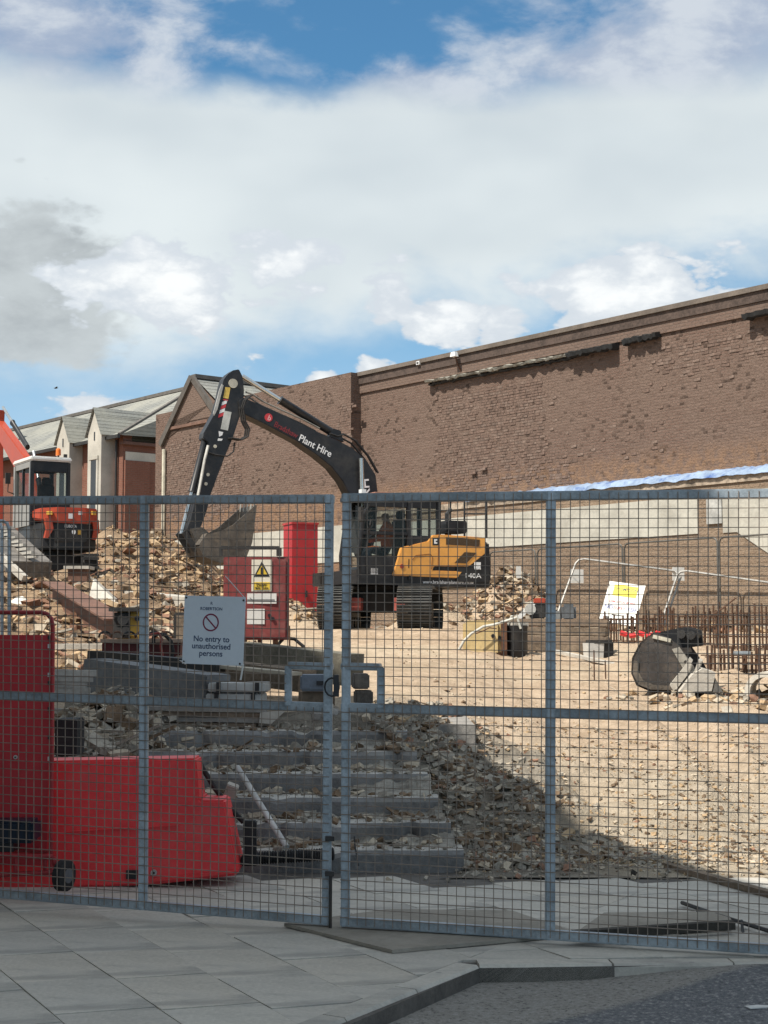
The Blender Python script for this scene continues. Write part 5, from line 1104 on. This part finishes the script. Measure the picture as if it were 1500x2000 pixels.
# red machine bed with yellow pump, hoses and white bag
r = root_at('machine_bed', 'dark red steel machine bed carrying a yellow pump unit', 'machine', 280, 1298, 16.2)
mb = MB(); pbox(mb, 198, 1252, 352, 1297, 16.2, .8); kid(r, mb, 'bed', mat('dark_red_bed', (.10, .018, .02), .6, 0, .25, 3, .1), bevel=.02)
mb = MB(); pbox(mb, 196, 1248, 354, 1255, 16.15, .95); kid(r, mb, 'deck', mat('dusty_deck', (.36, .26, .20), .8))
mb = MB(); pbox(mb, 222, 1194, 276, 1248, 16.5, .4); kid(r, mb, 'pump_housing', mat('pump_yellow', (.55, .34, .06), .5, 0, .12, 4, .05, 20, dirt=(.2, .13, .05), dirt_amt=.5), bevel=.03)
mb = MB(); pbox(mb, 222, 1196, 254, 1246, 16.47, .06); mb.tube([at(240, 1210, 16.46), at(240, 1210, 16.42)], .06, 12); mb.tube([at(245, 1232, 16.46), at(245, 1232, 16.42)], .045, 12); kid(r, mb, 'engine', M_dark)
mb = MB(); mb.tube([at(268, 1208, 16.49), at(268, 1208, 16.46)], .03, 10); kid(r, mb, 'filler_cap', M_black)
mb = MB(); pbox(mb, 212, 1186, 270, 1194, 16.4, .6); kid(r, mb, 'canopy', M_dark)
for i in range(6):
    u = 205 + i * 24; mb = MB(); pts = [at(u + 12 * math.cos(t), 1246 - 10 * abs(math.sin(t * 1.0)) - 2, 16.1 + .1 * math.sin(t * 2)) for t in [math.pi * k / 8 for k in range(9)]]; mb.tube(pts, .012, 5); kid(r, mb, 'cable', M_rust if i % 2 else M_rubber)
mb = MB(); pts = [at(u, v, 16.0) for u, v in [(300, 1256), (300, 1244), (308, 1238), (322, 1240), (334, 1252), (338, 1272), (334, 1288), (322, 1296)]]; mb.tube(pts, .02, 8); kid(r, mb, 'black_hose', M_rubber)
mb = MB(); pts = [at(u, v, 15.95) for u, v in [(292, 1240), (310, 1236), (316, 1248), (314, 1262), (318, 1284)]]; mb.tube(pts, .014, 8); kid(r, mb, 'red_hose', mat('red_hose', (.25, .04, .03), .6))
r = root_at('dark_cabinet', 'dark metal cabinet half hidden behind the no entry sign', 'cabinet', 375, 1262, 18.2); mb = MB(); pbox(mb, 338, 1196, 400, 1270, 18.2, .4); kid(r, mb, 'case', M_dark, bevel=.015); mb = MB(); pbox(mb, 344, 1202, 394, 1262, 18.18, .03); kid(r, mb, 'door', M_timber)
boulder(300, 1286, 334, 1308, 15.0, 'crumpled white bag on the stack beside the post', mat('white_bag', (.62, .60, .66), .7, 0, .05, 6, .3, 8), 'white_bag')
# grey debris behind the red barrier
def pile():
    u = random.gauss(190, 62); y = random.uniform(11.4, 13.2); x = (u - 750) / F * y; return x, y
mb = MB()
for _ in range(2200):
    x, y = pile(); s_ = .015 + .16 * random.random() ** 3; hh = .30 * math.exp(-((x + 2.25) / .45) ** 2) * (.5 + .5 * smooth(11.2, 12.2, y)); base = .14 * min(6, max(0, (y - 10.7) / .38))
    chunk(mb, (x, y, base + random.random() * hh + .03), s_, random.choices([0, 1, 3], (5, 2, 2))[0])
o = mb.build('debris_pile', M_rub); tag(o, 'grey heap of broken concrete and torn sheeting behind the red barrier', 'rubble', kind='stuff')
mb = MB(); pbox(mb, 106, 1405, 150, 1478, 11.2, .3); single('black_crate', 'black plastic crate behind the red barrier next to the red panel', 'crate', mb, M_rubber, bevel=.01)
mb = MB(); pbox(mb, 100, 1258, 200, 1268, 17.0, .8); single('pale_slab', 'sunlit pale slab behind the plank pile', 'slab', mb, M_concp)

# steel beam and post on the rubble, sunlit
def ibeam(mb, a, b, hgt, wid, t=.025):
    a, b = Vector(a), Vector(b); z = (b - a).normalized(); y = Vector((0, 0, 1)); y = (y - z * y.dot(z)).normalized(); x = y.cross(z)
    for off, w_, h_ in ((y * (hgt / 2 - t / 2), wid, t), (-y * (hgt / 2 - t / 2), wid, t), (Vector((0, 0, 0)), t, hgt - 2 * t)):
        M = Matrix((x, y, z)).transposed(); mb.box((a + b) / 2 + off, (w_, h_, (b - a).length), rot=M)
mb = MB(); ibeam(mb, at(104, 1158, 24.5), at(228, 1236, 19.5), .36, .34); single('steel_beam', 'rusty brown steel I-beam lying down the sunlit rubble', 'beam', mb, mat('brown_beam', (.16, .085, .06), .75, .1, .15, 3, .15, 20))
mb = MB(); pbox(mb, 132, 1110, 170, 1150, 26.5, .3); p1 = single('beam_stub', 'short brown steel stub standing beside the small digger track', 'beam', mb, MATS['brown_beam'])
mb = MB(); pbox(mb, 124, 1105, 174, 1111, 26.45, .5); single('pale_plate', 'pale flat plate lying on top of the brown steel stub', 'plate', mb, M_concp)
mb = MB(); a = at(210, 1150, 24); mb.addf([at(168, 1190, 23.2), at(182, 1132, 23.8), at(225, 1172, 23.2), at(220, 1210, 23.0), at(172, 1186, 24), at(186, 1130, 24.4), at(230, 1170, 24), at(224, 1206, 24)], [(0, 1, 2, 3), (7, 6, 5, 4), (0, 1, 5, 4), (1, 2, 6, 5), (2, 3, 7, 6), (3, 0, 4, 7)]); single('concrete_slab', 'pale broken concrete slab leaning beside the brown beam', 'slab', mb, M_concp)
mb = MB(); mb.bar(at(225, 1160, 27), at(440, 1182, 25), .5, .16); single('concrete_lintel', 'long pale concrete lintel lying in front of the spoil heap', 'lintel', mb, M_concp)
boulder(14, 1165, 60, 1222, 24, 'bright white lump of masonry at the left edge of the rubble', mat('white_masonry', (.72, .70, .64), .8, 0, .1, 3, .3), 'masonry_lump')
r = root_at('ribbed_ramp', 'worn steel loading ramp with ribs leaning at the left edge', 'ramp', 30, 1120, 29.5)
A_, B_ = at(-14, 1040, 30.5), at(62, 1112, 28.5); mb = MB(); mb.bar(A_, B_, .75, .30); kid(r, mb, 'deck', MATS['worn_blade'])
for i in range(10): c = A_.lerp(B_, (i + .5) / 10) + Vector((0, -.05, .19)); mb = MB(); mb.box(c, (.06, .74, .05), R(35)); kid(r, mb, 'rib', mat('worn_rib', (.42, .40, .36), .6))
mb = MB(); mb.bar(at(0, 1085, 28.5), at(48, 1130, 28), .1, .12); kid(r, mb, 'side_rail', M_concp)
# galvanised barrier hoop at the far left
mb = MB()
for du in (0, 14): mb.tube([at(u + du, v, 15.5 - du * .03) for u, v in [(-60, 1018), (-8, 1018), (0, 1022), (4, 1036), (4, 1250)]], .018, 8)
single('barrier_hoop', 'grey galvanised barrier frame standing at the left edge', 'barrier', mb, M_galv, smooth=True)

# ------------------------------------------------------------------ red distribution board and tall red box
r = root_at('distribution_board', 'dusty red electrical distribution board with warning sign on thin legs', 'electrical box', 498, 1300, 18)
YD = 18.0
mb = MB(); pbox(mb, 434, 1088, 563, 1250, YD, .36, R(3)); kid(r, mb, 'cabinet', M_redm, bevel=.01)
mb = MB(); pbox(mb, 451, 1092, 559, 1246, YD - .03, .03, R(3)); kid(r, mb, 'door', M_redm, bevel=.008)
mb = MB(); 
for u in (452, 478, 507, 538): mb.bar(at(u, 1250, YD + .05), at(u + (6 if u != 538 else 0), 1330, YD + .1), .035 if u != 538 else .06)
mb.bar(at(452, 1305, YD), at(500, 1252, YD), .03); kid(r, mb, 'leg', M_rust)
mb = MB(); a, c = at(432, 1086, YD + .02), at(432, 1070, YD + .02); d, e_ = at(545, 1070, YD + .02), at(545, 1086, YD + .02)
mb.bar(a, c, .04); mb.bar(c, d, .05, .04); mb.bar(d, e_, .06); kid(r, mb, 'lifting_frame', M_dark)
mb = MB(); pbox(mb, 491, 1093, 531, 1155, YD - .036, .006); kid(r, mb, 'warning_sign', mat('sign_cream', (.66, .61, .50), .6, 0, .06, 5, 0))
tri = [at(u, v, YD - .04) for u, v in [(511.5, 1096), (496, 1126), (527, 1126)]]; tri2 = [at(u, v, YD - .044) for u, v in [(511.5, 1103), (500.5, 1123), (522.5, 1123)]]
M_wy = mat('warning_yellow', (.66, .45, .05), .5, 0, .06, 5, 0)
for nm, t3, m_ in (('warning_triangle_border', tri, M_black), ('warning_triangle', tri2, M_wy)):
    mb = MB(); mb.addf(t3 + [p + Vector((0, .003, 0)) for p in t3], [(0, 1, 2), (5, 4, 3), (0, 1, 4, 3), (1, 2, 5, 4), (2, 0, 3, 5)]); kid(r, mb, nm, m_)
mb = MB(); pbox(mb, 509, 1108, 514, 1121, YD - .049, .003); kid(r, mb, 'warning_figure', M_black)
mb = MB(); pbox(mb, 495, 1137, 527, 1152, YD - .041, .004); kid(r, mb, 'warning_caption', M_wy)
for s_, v in (('Danger', 1143.5), ('400 volts', 1150.5)):
    p = at(511, v, YD - .046); text('lettering', s_, .042, M_black, r, Matrix.Translation(p - r.location) @ Matrix.Rotation(math.pi / 2, 4, 'X'), .0008, 'CENTER')
for (u0, v0, u1, v1) in ((478, 1159, 540, 1179), (478, 1189, 517, 1219)): mb = MB(); pbox(mb, u0, v0, u1, v1, YD - .037, .006); kid(r, mb, 'paper_label', mat('paper_label', (.62, .60, .57), .7, 0, .05, 5, 0))
mb = MB(); mb.bar(at(482, 1171, YD - .04), at(536, 1171, YD - .04), .012, .003); mb.bar(at(488, 1167, YD - .04), at(495, 1174, YD - .04), .01, .003); kid(r, mb, 'pen_marks', M_dark)
for u, v in ((526, 1202), (533, 1208)): mb = MB(); mb.tube([at(u, v, YD - .03), at(u, v, YD - .045)], .02, 10); kid(r, mb, 'lock', M_black)
mb = MB(); mb.tube([at(u, v, YD + .1) for u, v in [(540, 1262), (555, 1246), (575, 1248), (592, 1262), (600, 1280), (601, 1305)]], .02, 8); single('black_cable', 'dark cable arching down to the right of the red distribution board', 'cable', mb, M_rubber)
mb = MB(); mb.tube([at(565, 1222, YD - .3), at(566, 1290, YD - .3)], .012, 6); single('steel_stake', 'thin rusty stake right of the distribution board', 'stake', mb, M_rebar)
r = root_at('red_cabinet', 'tall plain bright red steel cabinet behind the distribution board', 'cabinet', 588, 1200, 37)
pa = at(557, 1200, 36.8); pb_ = at(622, 1200, 36.8); mb = MB(); zt_ = at(588, 1023, 36.8).z
rot = R(24); cx = (pa.x + pb_.x) / 2
mb.box((cx - .06, 37.2, (1.6 + zt_) / 2), (.66, .6, zt_ - 1.6), rot); kid(r, mb, 'body', mat('bright_red_steel', (.42, .03, .035), .5, 0, .06, 2, .04, 20))
mb = MB(); mb.box((cx - .06, 37.2, zt_ + .02), (.70, .64, .05), rot); kid(r, mb, 'top_cap', mat('red_cap', (.42, .04, .04), .5))
mb = MB(); mb.box((cx + .10, 36.90, 2.6), (.05, .05, .16), rot); kid(r, mb, 'handle', M_dark)

# ------------------------------------------------------------------ right side: fence panels, signs, rebar, bucket, pipe
M_tube = mat('fence_tube', (.30, .31, .31), .5, .5, .15, 6, 0)
def heras(P0, P1, hgt, name, lab, lean=Vector((0, 0, 0)), m=M_tube, wires=True, r=.021):
    P0, P1 = Vector(P0), Vector(P1); d = (P1 - P0); L = d.length; d.normalize(); up = Vector((0, 0, hgt)) + lean
    root = empty(name, P0); tag(root, lab, 'fence panel', 'temporary fence panels')
    loc = lambda t, h: d * (t * L) + Vector((0, 0, (P1.z - P0.z) * t - (d.z * t * L))) + up * h
    c = .12 / hgt; ct = .12 / L
    path = [loc(0, 0), loc(0, 1 - c), loc(ct * .3, 1 - c * .3), loc(ct, 1), loc(1 - ct, 1), loc(1 - ct * .3, 1 - c * .3), loc(1, 1 - c), loc(1, 0)]
    mb = MB().tube(path, r, 8); mb.build('frame', m, root, smooth=True)
    MB().tube([loc(0, .1), loc(1, .1)], r * .8, 6).build('lower_rail', m, root)
    if wires:
        mb = MB(); n = int(L / .12)
        for i in range(1, n): mb.bar(loc(i / n, .1), loc(i / n, .99), .0035)
        for i in range(1, 7): mb.bar(loc(0, .1 + i * .128), loc(1, .1 + i * .128), .0035)
        o = mb.build('wire_infill', M_wire, root); tag(o, kind='stuff')
    for t in (0, 1):
        b_ = loc(t, 0); MB().box((b_.x, b_.y, .0), (.7, .24, .14), 1.0).build('foot_block', M_rubber, root)
    return root
def gp(u, Y): x = (u - 750) / F * Y; return Vector((x, Y, gz(x, Y) + .02))
wallY = lambda u: (lambda s: 45 - .7806 * s)(wl(u, 1100)[0])
for (u0, u1, lab) in [(957, 1046, 'temporary fence panel by the wall directly behind the yellow digger tail'), (1050, 1216, 'temporary fence panel by the wall left of the yellow topped sign'), (1220, 1402, 'temporary fence panel by the wall behind the lying bucket'), (1406, 1600, 'temporary fence panel by the wall at the right edge')]:
    a, c = gp(u0, wallY(u0) - 1.4), gp(u1, wallY(u1) - 1.4); a.z = c.z = 1.75; heras(a, c, 2.02, 'fence_panel', lab, m=mat('dull_fence_tube', (.12, .115, .105), .6, .3))
def leaning(TLp, BLp, TRp, BRp, lab):
    TL, BL, TR, BR = at(*TLp), at(*BLp), at(*TRp), at(*BRp); root = empty('leaning_fence_panel', BL); tag(root, lab, 'fence panel', 'leaning fence panels'); inv = Matrix.Translation(-BL)
    k = .07
    path = [BL, BL.lerp(TL, 1 - k), TL.lerp(TR, k * .3).lerp(BL, k * .3), TL.lerp(TR, k), TR.lerp(TL, k), TR.lerp(BR, k), BR]
    o = MB().tube(path, .026, 8).build('frame', mat('bright_fence_tube', (.34, .33, .31), .5, .4), root, smooth=True); o.matrix_local = inv
    o = MB().tube([BL.lerp(TL, .12), BR.lerp(TR, .12)], .02, 6).build('lower_rail', M_tube, root); o.matrix_local = inv
leaning((1128, 1090, 36.0), (1072, 1245, 35.0), (1333, 1117, 34.4), (1283, 1262, 33.4), 'leaning fence panel carrying the yellow topped sign'); leaning((1326, 1113, 34.3), (1276, 1262, 33.3), (1560, 1146, 32.6), (1510, 1290, 31.6), 'leaning fence panel above the lying bucket')
# yellow and white sign
YW = 34.0; TL, TR, BL = at(1191, 1135, YW + .3), at(1261, 1144, YW - .1), at(1171, 1213.5, YW)
Ms, sw, sh = signframe(TL, TR, BL); sg = empty('demolition_sign'); sg.matrix_world = Ms; tag(sg, 'white sign with yellow heading hung askew on the leaning fence', 'sign')
MB().box((sw / 2, -sh / 2, 0), (sw, sh, .006)).build('sign_panel', mat('white_board', (.80, .80, .77), .5, 0, .03, 3, 0), sg)
MB().box((sw * .50, -sh * .20, .005), (sw * .66, sh * .27, .004)).build('yellow_heading', mat('sign_yellow', (.85, .74, .03), .5, 0, .03, 3, 0), sg)
M_blue = mat('blue_print', (.05, .08, .30), .5, 0, .05, 3, 0)
text('heading', 'THOMPSON', sh * .115, M_black, sg, T4(sw * .5, -sh * .2, .009), .001, 'CENTER', sx=.92)
text('red_line', 'DEMOLITION WORKS', sh * .075, M_redt, sg, T4(sw * .5, -sh * .50, .006), .001, 'CENTER', sx=.8)
text('blue_word', 'NO', sh * .13, M_blue, sg, T4(sw * .17, -sh * .66, .006), .001, 'CENTER'); text('red_word', 'ENTRY', sh * .11, M_redt, sg, T4(sw * .46, -sh * .67, .006), .001, 'CENTER', sx=.8); text('blue_word', 'KEEP', sh * .13, M_blue, sg, T4(sw * .82, -sh * .67, .006), .001, 'CENTER', sx=.7)
MB().box((sw * .45, -sh * .80, .005), (sw * .3, sh * .025, .003)).build('small_print', M_dark, sg); MB().box((sw * .2, -sh * .88, .005), (sw * .12, sh * .06, .003)).build('small_print', M_dark, sg)
def notice(u0, v0, u1, v1, Y, lab, lines=True):
    r_ = root_at('notice', lab, 'sign', (u0 + u1) / 2, v1, Y, 'small white notices on the fence'); mb = MB(); pbox(mb, u0, v0, u1, v1, Y, .008, R(20)); kid(r_, mb, 'panel', MATS['white_board'])
    if lines:
        mb = MB(); pbox(mb, u0 + 5, v0 + 10, u1 - 5, v0 + 12, Y - .06, .004); pbox(mb, u0 + 5, v0 + 22, u1 - 6, v0 + 23.5, Y - .06, .004); kid(r_, mb, 'print', MATS['grey_label'])
notice(1112, 1112, 1141, 1139, 37.0, 'white notice low on the fence left of the yellow topped sign'); notice(1008, 1106, 1018, 1129, 38.0, 'narrow white notice nearest the yellow digger', False); notice(1312, 1108, 1338, 1134, 34.6, 'white notice at the top corner of the leaning fence')
# rebar cages
def cage(u0, u1, v0, v1, Y, lab, nv, rows=3):
    a, c = at(u0, v1, Y), at(u1, v0, Y); mb = MB(); zt = c.z; zb = a.z
    for row in range(rows):
        y = Y + row * .32
        for i in range(nv):
            x = lerp(a.x, c.x, (i + random.uniform(-.25, .25)) / (nv - 1)); tl = random.uniform(-.03, .03)
            mb.bar((x, y, zb), (x + tl, y + tl, zt + random.uniform(-.1, .12)), .026)
        for k in range(5):
            z = lerp(zb + .05, zt - .1, k / 4) + random.uniform(-.03, .03); mb.bar((a.x - .1, y, z), (c.x + .1, y, z + random.uniform(-.04, .04)), .02)
    r_ = empty('rebar_cage', (a.x, Y, zb)); tag(r_, lab, 'rebar', 'rusty reinforcement cages'); o = kid(r_, mb, 'bars', M_rebar); tag(o, kind='stuff')
cage(1185, 1290, 1200, 1300, 29.8, 'rusty rebar cage under the yellow topped sign', 11, 2); cage(1295, 1405, 1192, 1290, 29.2, 'rusty rebar cage behind the lying bucket', 12, 2); cage(1410, 1560, 1188, 1290, 28.4, 'rusty rebar cage at the right edge', 15, 2); cage(1390, 1520, 1270, 1345, 24.5, 'low rebar cage above the concrete pipe', 16, 2)
mb = MB(); 
for i in range(14): a = at(1215 + random.uniform(-30, 60), 1262 + random.uniform(0, 45), 27.5); mb.bar(a, a + Vector((random.uniform(.6, 1.4), random.uniform(-.2, .4), random.uniform(-.12, .1))), .022)
single('loose_rebar', 'tangle of loose rusty bars left of the lying bucket', 'rebar', mb, M_rebar, kind=None)
mb = MB(); mb.tube([at(1375, 1210, 28), at(1412, 1188, 28), at(1437, 1168, 28)], .016, 5); single('bent_bar', 'single bent bar rising above the rebar behind the bucket', 'rebar', mb, M_rebar)
for i in range(5):
    mb = MB(); mb.tube([at(1212 + i * 17, 1236 + (i % 2) * 6, 29.3), at(1224 + i * 17, 1240, 29.3)], .05, 8); single('rebar_marker', ['leftmost', 'second', 'third', 'fourth', 'rightmost'][i] + ' small red safety marker on the rebar under the sign', 'marker', mb, M_redp, 'red rebar markers')
mb = MB(); pbox(mb, 1438, 1272, 1466, 1279, 24.2, .2); single('grey_clip', 'small pale blue metal block on the rebar at the right', 'block', mb, M_galv)
# lying digger bucket: open mouth to the right-front
def Bp(u, v, Y=21.9): p = at(u, v, Y); return (p.x, p.z)
YK = 21.7
bo = empty('digger_bucket', (at(1310, 1348, YK).x, YK, at(1310, 1348, YK).z), R(-22)); tag(bo, 'dark digging bucket lying on the sandy ground at the right', 'bucket')
sc_ = YK / F; BL_ = lambda u, v: ((u - 1310) * sc_, (1348 - v) * sc_)
pts = [BL_(u, v) for u, v in [(1290, 1236), (1264, 1256), (1248, 1285), (1246, 1315), (1256, 1338), (1282, 1349), (1330, 1350), (1388, 1347), (1366, 1300), (1340, 1262), (1318, 1246)]]
make_bucket(bo, pts, 7, .85, mat('dark_bucket_steel', (.055, .05, .048), .55, .35, .3, 3, .2, 25, dirt=(.16, .125, .095), dirt_amt=.5), 4, 'bucket_shell')
for y in (.18, -.18):
    mb = MB(); mb.prism([BL_(u, v) for u, v in [(1286, 1246), (1296, 1236), (1322, 1230), (1346, 1226), (1368, 1232), (1370, 1262), (1340, 1266), (1316, 1252)]], y - .03, y + .03, lambda p, t: (p[0], t, p[1])); mb.build('hanger_ear', M_black, bo)
for u, v in ((1340, 1240), (1358, 1242)): c = BL_(u, v); MB().tube([(c[0], -.3, c[1]), (c[0], .3, c[1])], .06, 12).build('pin', M_dark, bo)
mb = MB(); c0, c1 = BL_(1290, 1244), BL_(1324, 1252); mb.bar((c0[0], -.44, c0[1]), (c1[0], -.44, c1[1]), .03, .05); mb.build('worn_edge', MATS['pale_cap'], bo)
cp = [BL_(u, v) for u, v in [(1252, 1290), (1250, 1315), (1260, 1336), (1284, 1345), (1330, 1346), (1330, 1338), (1290, 1336), (1270, 1328), (1261, 1312), (1262, 1292)]]
MB().prism(cp, -.445, -.424, lambda p, t: (p[0], t, p[1])).build('wear_plate', M_bkt, bo)
MB().prism([BL_(u, v) for u, v in [(1340, 1264), (1366, 1301), (1386, 1346), (1368, 1346), (1346, 1304), (1326, 1268)]], -.45, -.424, lambda p, t: (p[0], t, p[1])).build('side_cutter', MATS['tooth_steel'], bo)
for u, v in ((1352, 1292), (1362, 1316), (1372, 1338)): c = BL_(u, v); MB().tube([(c[0], -.47, c[1]), (c[0], -.44, c[1])], .022, 8).build('bolt', M_dark, bo)
# pale concrete wedges in front of it
def wedge(px, Y, d, lab): 
    f = [at(u, v, Y) for u, v in px]; mb = MB(); n = len(f); mb.addf(f + [p + Vector((.05, d, .02)) for p in f], [tuple(range(n)), tuple(range(2 * n - 1, n - 1, -1))] + [(i, (i + 1) % n, n + (i + 1) % n, n + i) for i in range(n)]); single('concrete_wedge', lab, 'concrete', mb, M_concp, 'broken concrete pieces by the bucket')
wedge([(1308, 1338), (1316, 1350), (1340, 1322), (1352, 1292), (1346, 1286), (1334, 1306)], 20.9, .2, 'tall pale concrete splinter leaning on the lying bucket'); wedge([(1326, 1352), (1390, 1350), (1398, 1314), (1372, 1306), (1352, 1318)], 20.7, .5, 'broad grey concrete lump in front of the lying bucket'); wedge([(1352, 1322), (1358, 1324), (1370, 1292), (1364, 1288)], 20.8, .12, 'narrow pale concrete sliver in the bucket mouth'); wedge([(1392, 1352), (1412, 1352), (1398, 1326)], 20.8, .3, 'dark concrete corner right of the bucket')
# concrete pipe ring at the right edge
mb = MB(); c = at(1494, 1352, 20.6); R1, R0 = .27, .20; n = 20; vs = []; 
dirp = Vector((.35, .94, 0)).normalized(); sx_ = Vector((.94, -.35, 0)).normalized()
for k, (d, rr) in enumerate(((0, R1), (0, R0), (.7, R0), (.7, R1))):
    for i in range(n): a = 2 * math.pi * i / n; vs.append(c + dirp * d + (sx_ * math.cos(a) + Vector((0, 0, 1)) * math.sin(a)) * rr)
mb.addf(vs, [(k * n + i, k * n + (i + 1) % n, ((k + 1) % 4) * n + (i + 1) % n, ((k + 1) % 4) * n + i) for k in range(4) for i in range(n)]); single('concrete_pipe', 'short pale concrete pipe lying at the right edge', 'pipe', mb, mat('white_concrete', (.58, .54, .47), .85, 0, .1, 3, .2))
# timber baulks behind the yellow box
for i, (v0, v1, u0, u1) in enumerate([(1208, 1222, 960, 1190), (1224, 1240, 1000, 1188), (1242, 1258, 1010, 1190), (1258, 1276, 1030, 1175)]):
    mb = MB(); mb.bar(at(u0, (v0 + v1) / 2, 28.3 - i * .1), at(u1, (v0 + v1) / 2 + 3, 27.7 - i * .1), .28, (v1 - v0 + 1) * 28 / F); single('timber_baulk', ['topmost', 'second', 'third', 'lowest'][i] + ' brown timber baulk of the stack beside the rebar', 'timber', mb, mat('brown_baulk', (.20, .15, .11), .9, 0, .25, 3, .3) if i % 2 == 0 else M_timber, 'stacked brown baulks', bevel=.02)
# yellow-cream housing with black drum
r = root_at('cream_housing', 'weathered cream yellow machine housing on the sand right of the digger', 'machine', 950, 1283, 26.8)
mb = MB(); pbox(mb, 910, 1212, 984, 1280, 26.8, .8, R(-8)); kid(r, mb, 'housing', mat('cream_yellow', (.52, .40, .20), .6, 0, .15, 3, .1, 20, dirt=(.30, .22, .12), dirt_amt=.5), bevel=.05)
for u, v in ((963, 1242), (976, 1246)): mb = MB(); mb.tube([at(u, v, 26.82), at(u, v, 26.74)], .035, 10); kid(r, mb, 'port', M_black)
mb = MB(); pbox(mb, 906, 1276, 986, 1284, 26.72, .95, R(-8)); pbox(mb, 980, 1214, 990, 1282, 26.7, .5); kid(r, mb, 'skid', M_rust)
mb = MB(); mb.tube([at(u, v, 26.68) for u, v in [(928, 1238), (944, 1232), (956, 1226), (970, 1228)]], .012, 6); kid(r, mb, 'moulding', M_rust)
r = root_at('black_drum', 'black open-topped drum beside the cream machine housing', 'drum', 1010, 1284, 26.7)
c = at(1010, 1284, 26.9); mb = MB(); hh = (1284 - 1222) * 26.9 / F; mb.tube([c, c + Vector((0, 0, .04)), c + Vector((0, 0, hh - .05)), c + Vector((0, 0, hh))], [.17, .185, .185, .20], 20); kid(r, mb, 'body', M_black, smooth=True)
mb = MB(); mb.tube([c + Vector((-.16, -.05, hh)), c + Vector((-.1, -.1, hh + .16)), c + Vector((-.02, -.16, hh + .18)), c + Vector((.05, -.2, hh - .06))], .022, 8); kid(r, mb, 'handle', mat('pale_hose', (.50, .49, .44), .6)); mb = MB(); mb.box(c + Vector((.02, -.02, hh + .02)), (.3, .22, .07), .3); kid(r, mb, 'lid_debris', M_concp)
mb = MB(); mb.tube([at(u, v, 26.5) for u, v in [(896, 1270), (906, 1252), (920, 1238), (944, 1224), (966, 1220), (985, 1214), (1010, 1206)]], .024, 8); single('pale_hose', 'pale hose curving over the cream machine housing', 'hose', mb, MATS['pale_hose'], smooth=True)
# cut-off saw lying on the baulks
r = root_at('cutoff_saw', 'orange and white cut-off saw resting on the timber baulks', 'saw', 1040, 1200, 28.1)
mb = MB(); mb.bar(at(1008, 1212, 28.1), at(1042, 1178, 28.1), .05, .08); kid(r, mb, 'blade_arm', M_tie); mb = MB(); pbox(mb, 1036, 1178, 1066, 1208, 28.1, .22); kid(r, mb, 'body', M_dark, bevel=.02); mb = MB(); pbox(mb, 1044, 1168, 1066, 1179, 28.08, .26); kid(r, mb, 'engine_cover', M_or, bevel=.02)
mb = MB(); c = at(1036, 1190, 28.05); mb.tube([c, c + Vector((0, .02, 0))], .10, 18); kid(r, mb, 'blade', mat('pale_guard', (.42, .42, .40), .5))
mb = MB(); pbox(mb, 1098, 1180, 1126, 1213, 28.0, .24); single('grey_canister', 'dark grey plastic canister by the foot of the leaning fence', 'canister', mb, mat('grey_canister', (.12, .13, .14), .6), bevel=.05)
mb = MB(); pbox(mb, 1072, 1193, 1095, 1212, 28.05, .22); single('grey_crate', 'low grey crate left of the grey canister', 'crate', mb, mat('grey_crate', (.24, .25, .25), .7), bevel=.01)
r = root_at('site_pail', 'small white and dark pail on the ground below the yellow topped sign', 'pail', 1165, 1292, 27)
mb = MB(); pbox(mb, 1146, 1256, 1176, 1290, 27, .25, R(12), taper=1.1); kid(r, mb, 'pail', mat('pail_white', (.55, .54, .51), .5, 0, .1, 5, .1)); mb = MB(); pbox(mb, 1172, 1254, 1196, 1290, 27.1, .25, R(12)); kid(r, mb, 'dark_case', M_dark); mb = MB(); pbox(mb, 1150, 1250, 1194, 1257, 27, .3, R(8)); kid(r, mb, 'lid', M_dark)
for (u, v0, v1, lab) in [(1160, 1270, 1336, 'left rusty survey pin in the sand below the sign'), (1182, 1290, 1326, 'right rusty survey pin in the sand below the sign'), (1161, 1430, 1480, 'short dark pin standing in the open sand')]:
    Yp = 19.0 if v0 > 1400 else 23.0; mb = MB(); mb.tube([at(u, v0, Yp), at(u + 1, v1, Yp)], .011, 6); single('survey_pin', lab, 'pin', mb, M_rebar, 'survey pins')
mb = MB(); mb.bar(at(1085, 1272, 27), at(1235, 1305, 25.5), .12, .05); single('pale_edging', 'long pale edging strip on the sand before the baulks', 'edging', mb, M_concp)
# bird
bc = at(109, 758, 120); mb = MB(); mb.tube([bc + Vector((-.16, 0, 0)), bc, bc + Vector((.2, 0, .02))], [.02, .06, .01], 8)
bo_ = empty('bird', bc); tag(bo_, 'small dark bird flying in the sky at the left', 'bird'); kid(bo_, mb, 'body', M_black)
for s_ in (-1, 1):
    mb = MB(); mb.addf([bc + Vector((-.08, 0, .02)), bc + Vector((.08, 0, .02)), bc + Vector((.12 + .1 * s_, -s_ * .3, .06)), bc + Vector((.02 + .1 * s_, -s_ * .32, .06)), bc + Vector((-.08, 0, .04)), bc + Vector((.08, 0, .04)), bc + Vector((.12 + .1 * s_, -s_ * .3, .07)), bc + Vector((.02 + .1 * s_, -s_ * .32, .07))], [(0, 1, 2, 3), (7, 6, 5, 4), (0, 1, 5, 4), (1, 2, 6, 5), (2, 3, 7, 6), (3, 0, 4, 7)]); kid(bo_, mb, 'wing', M_black)
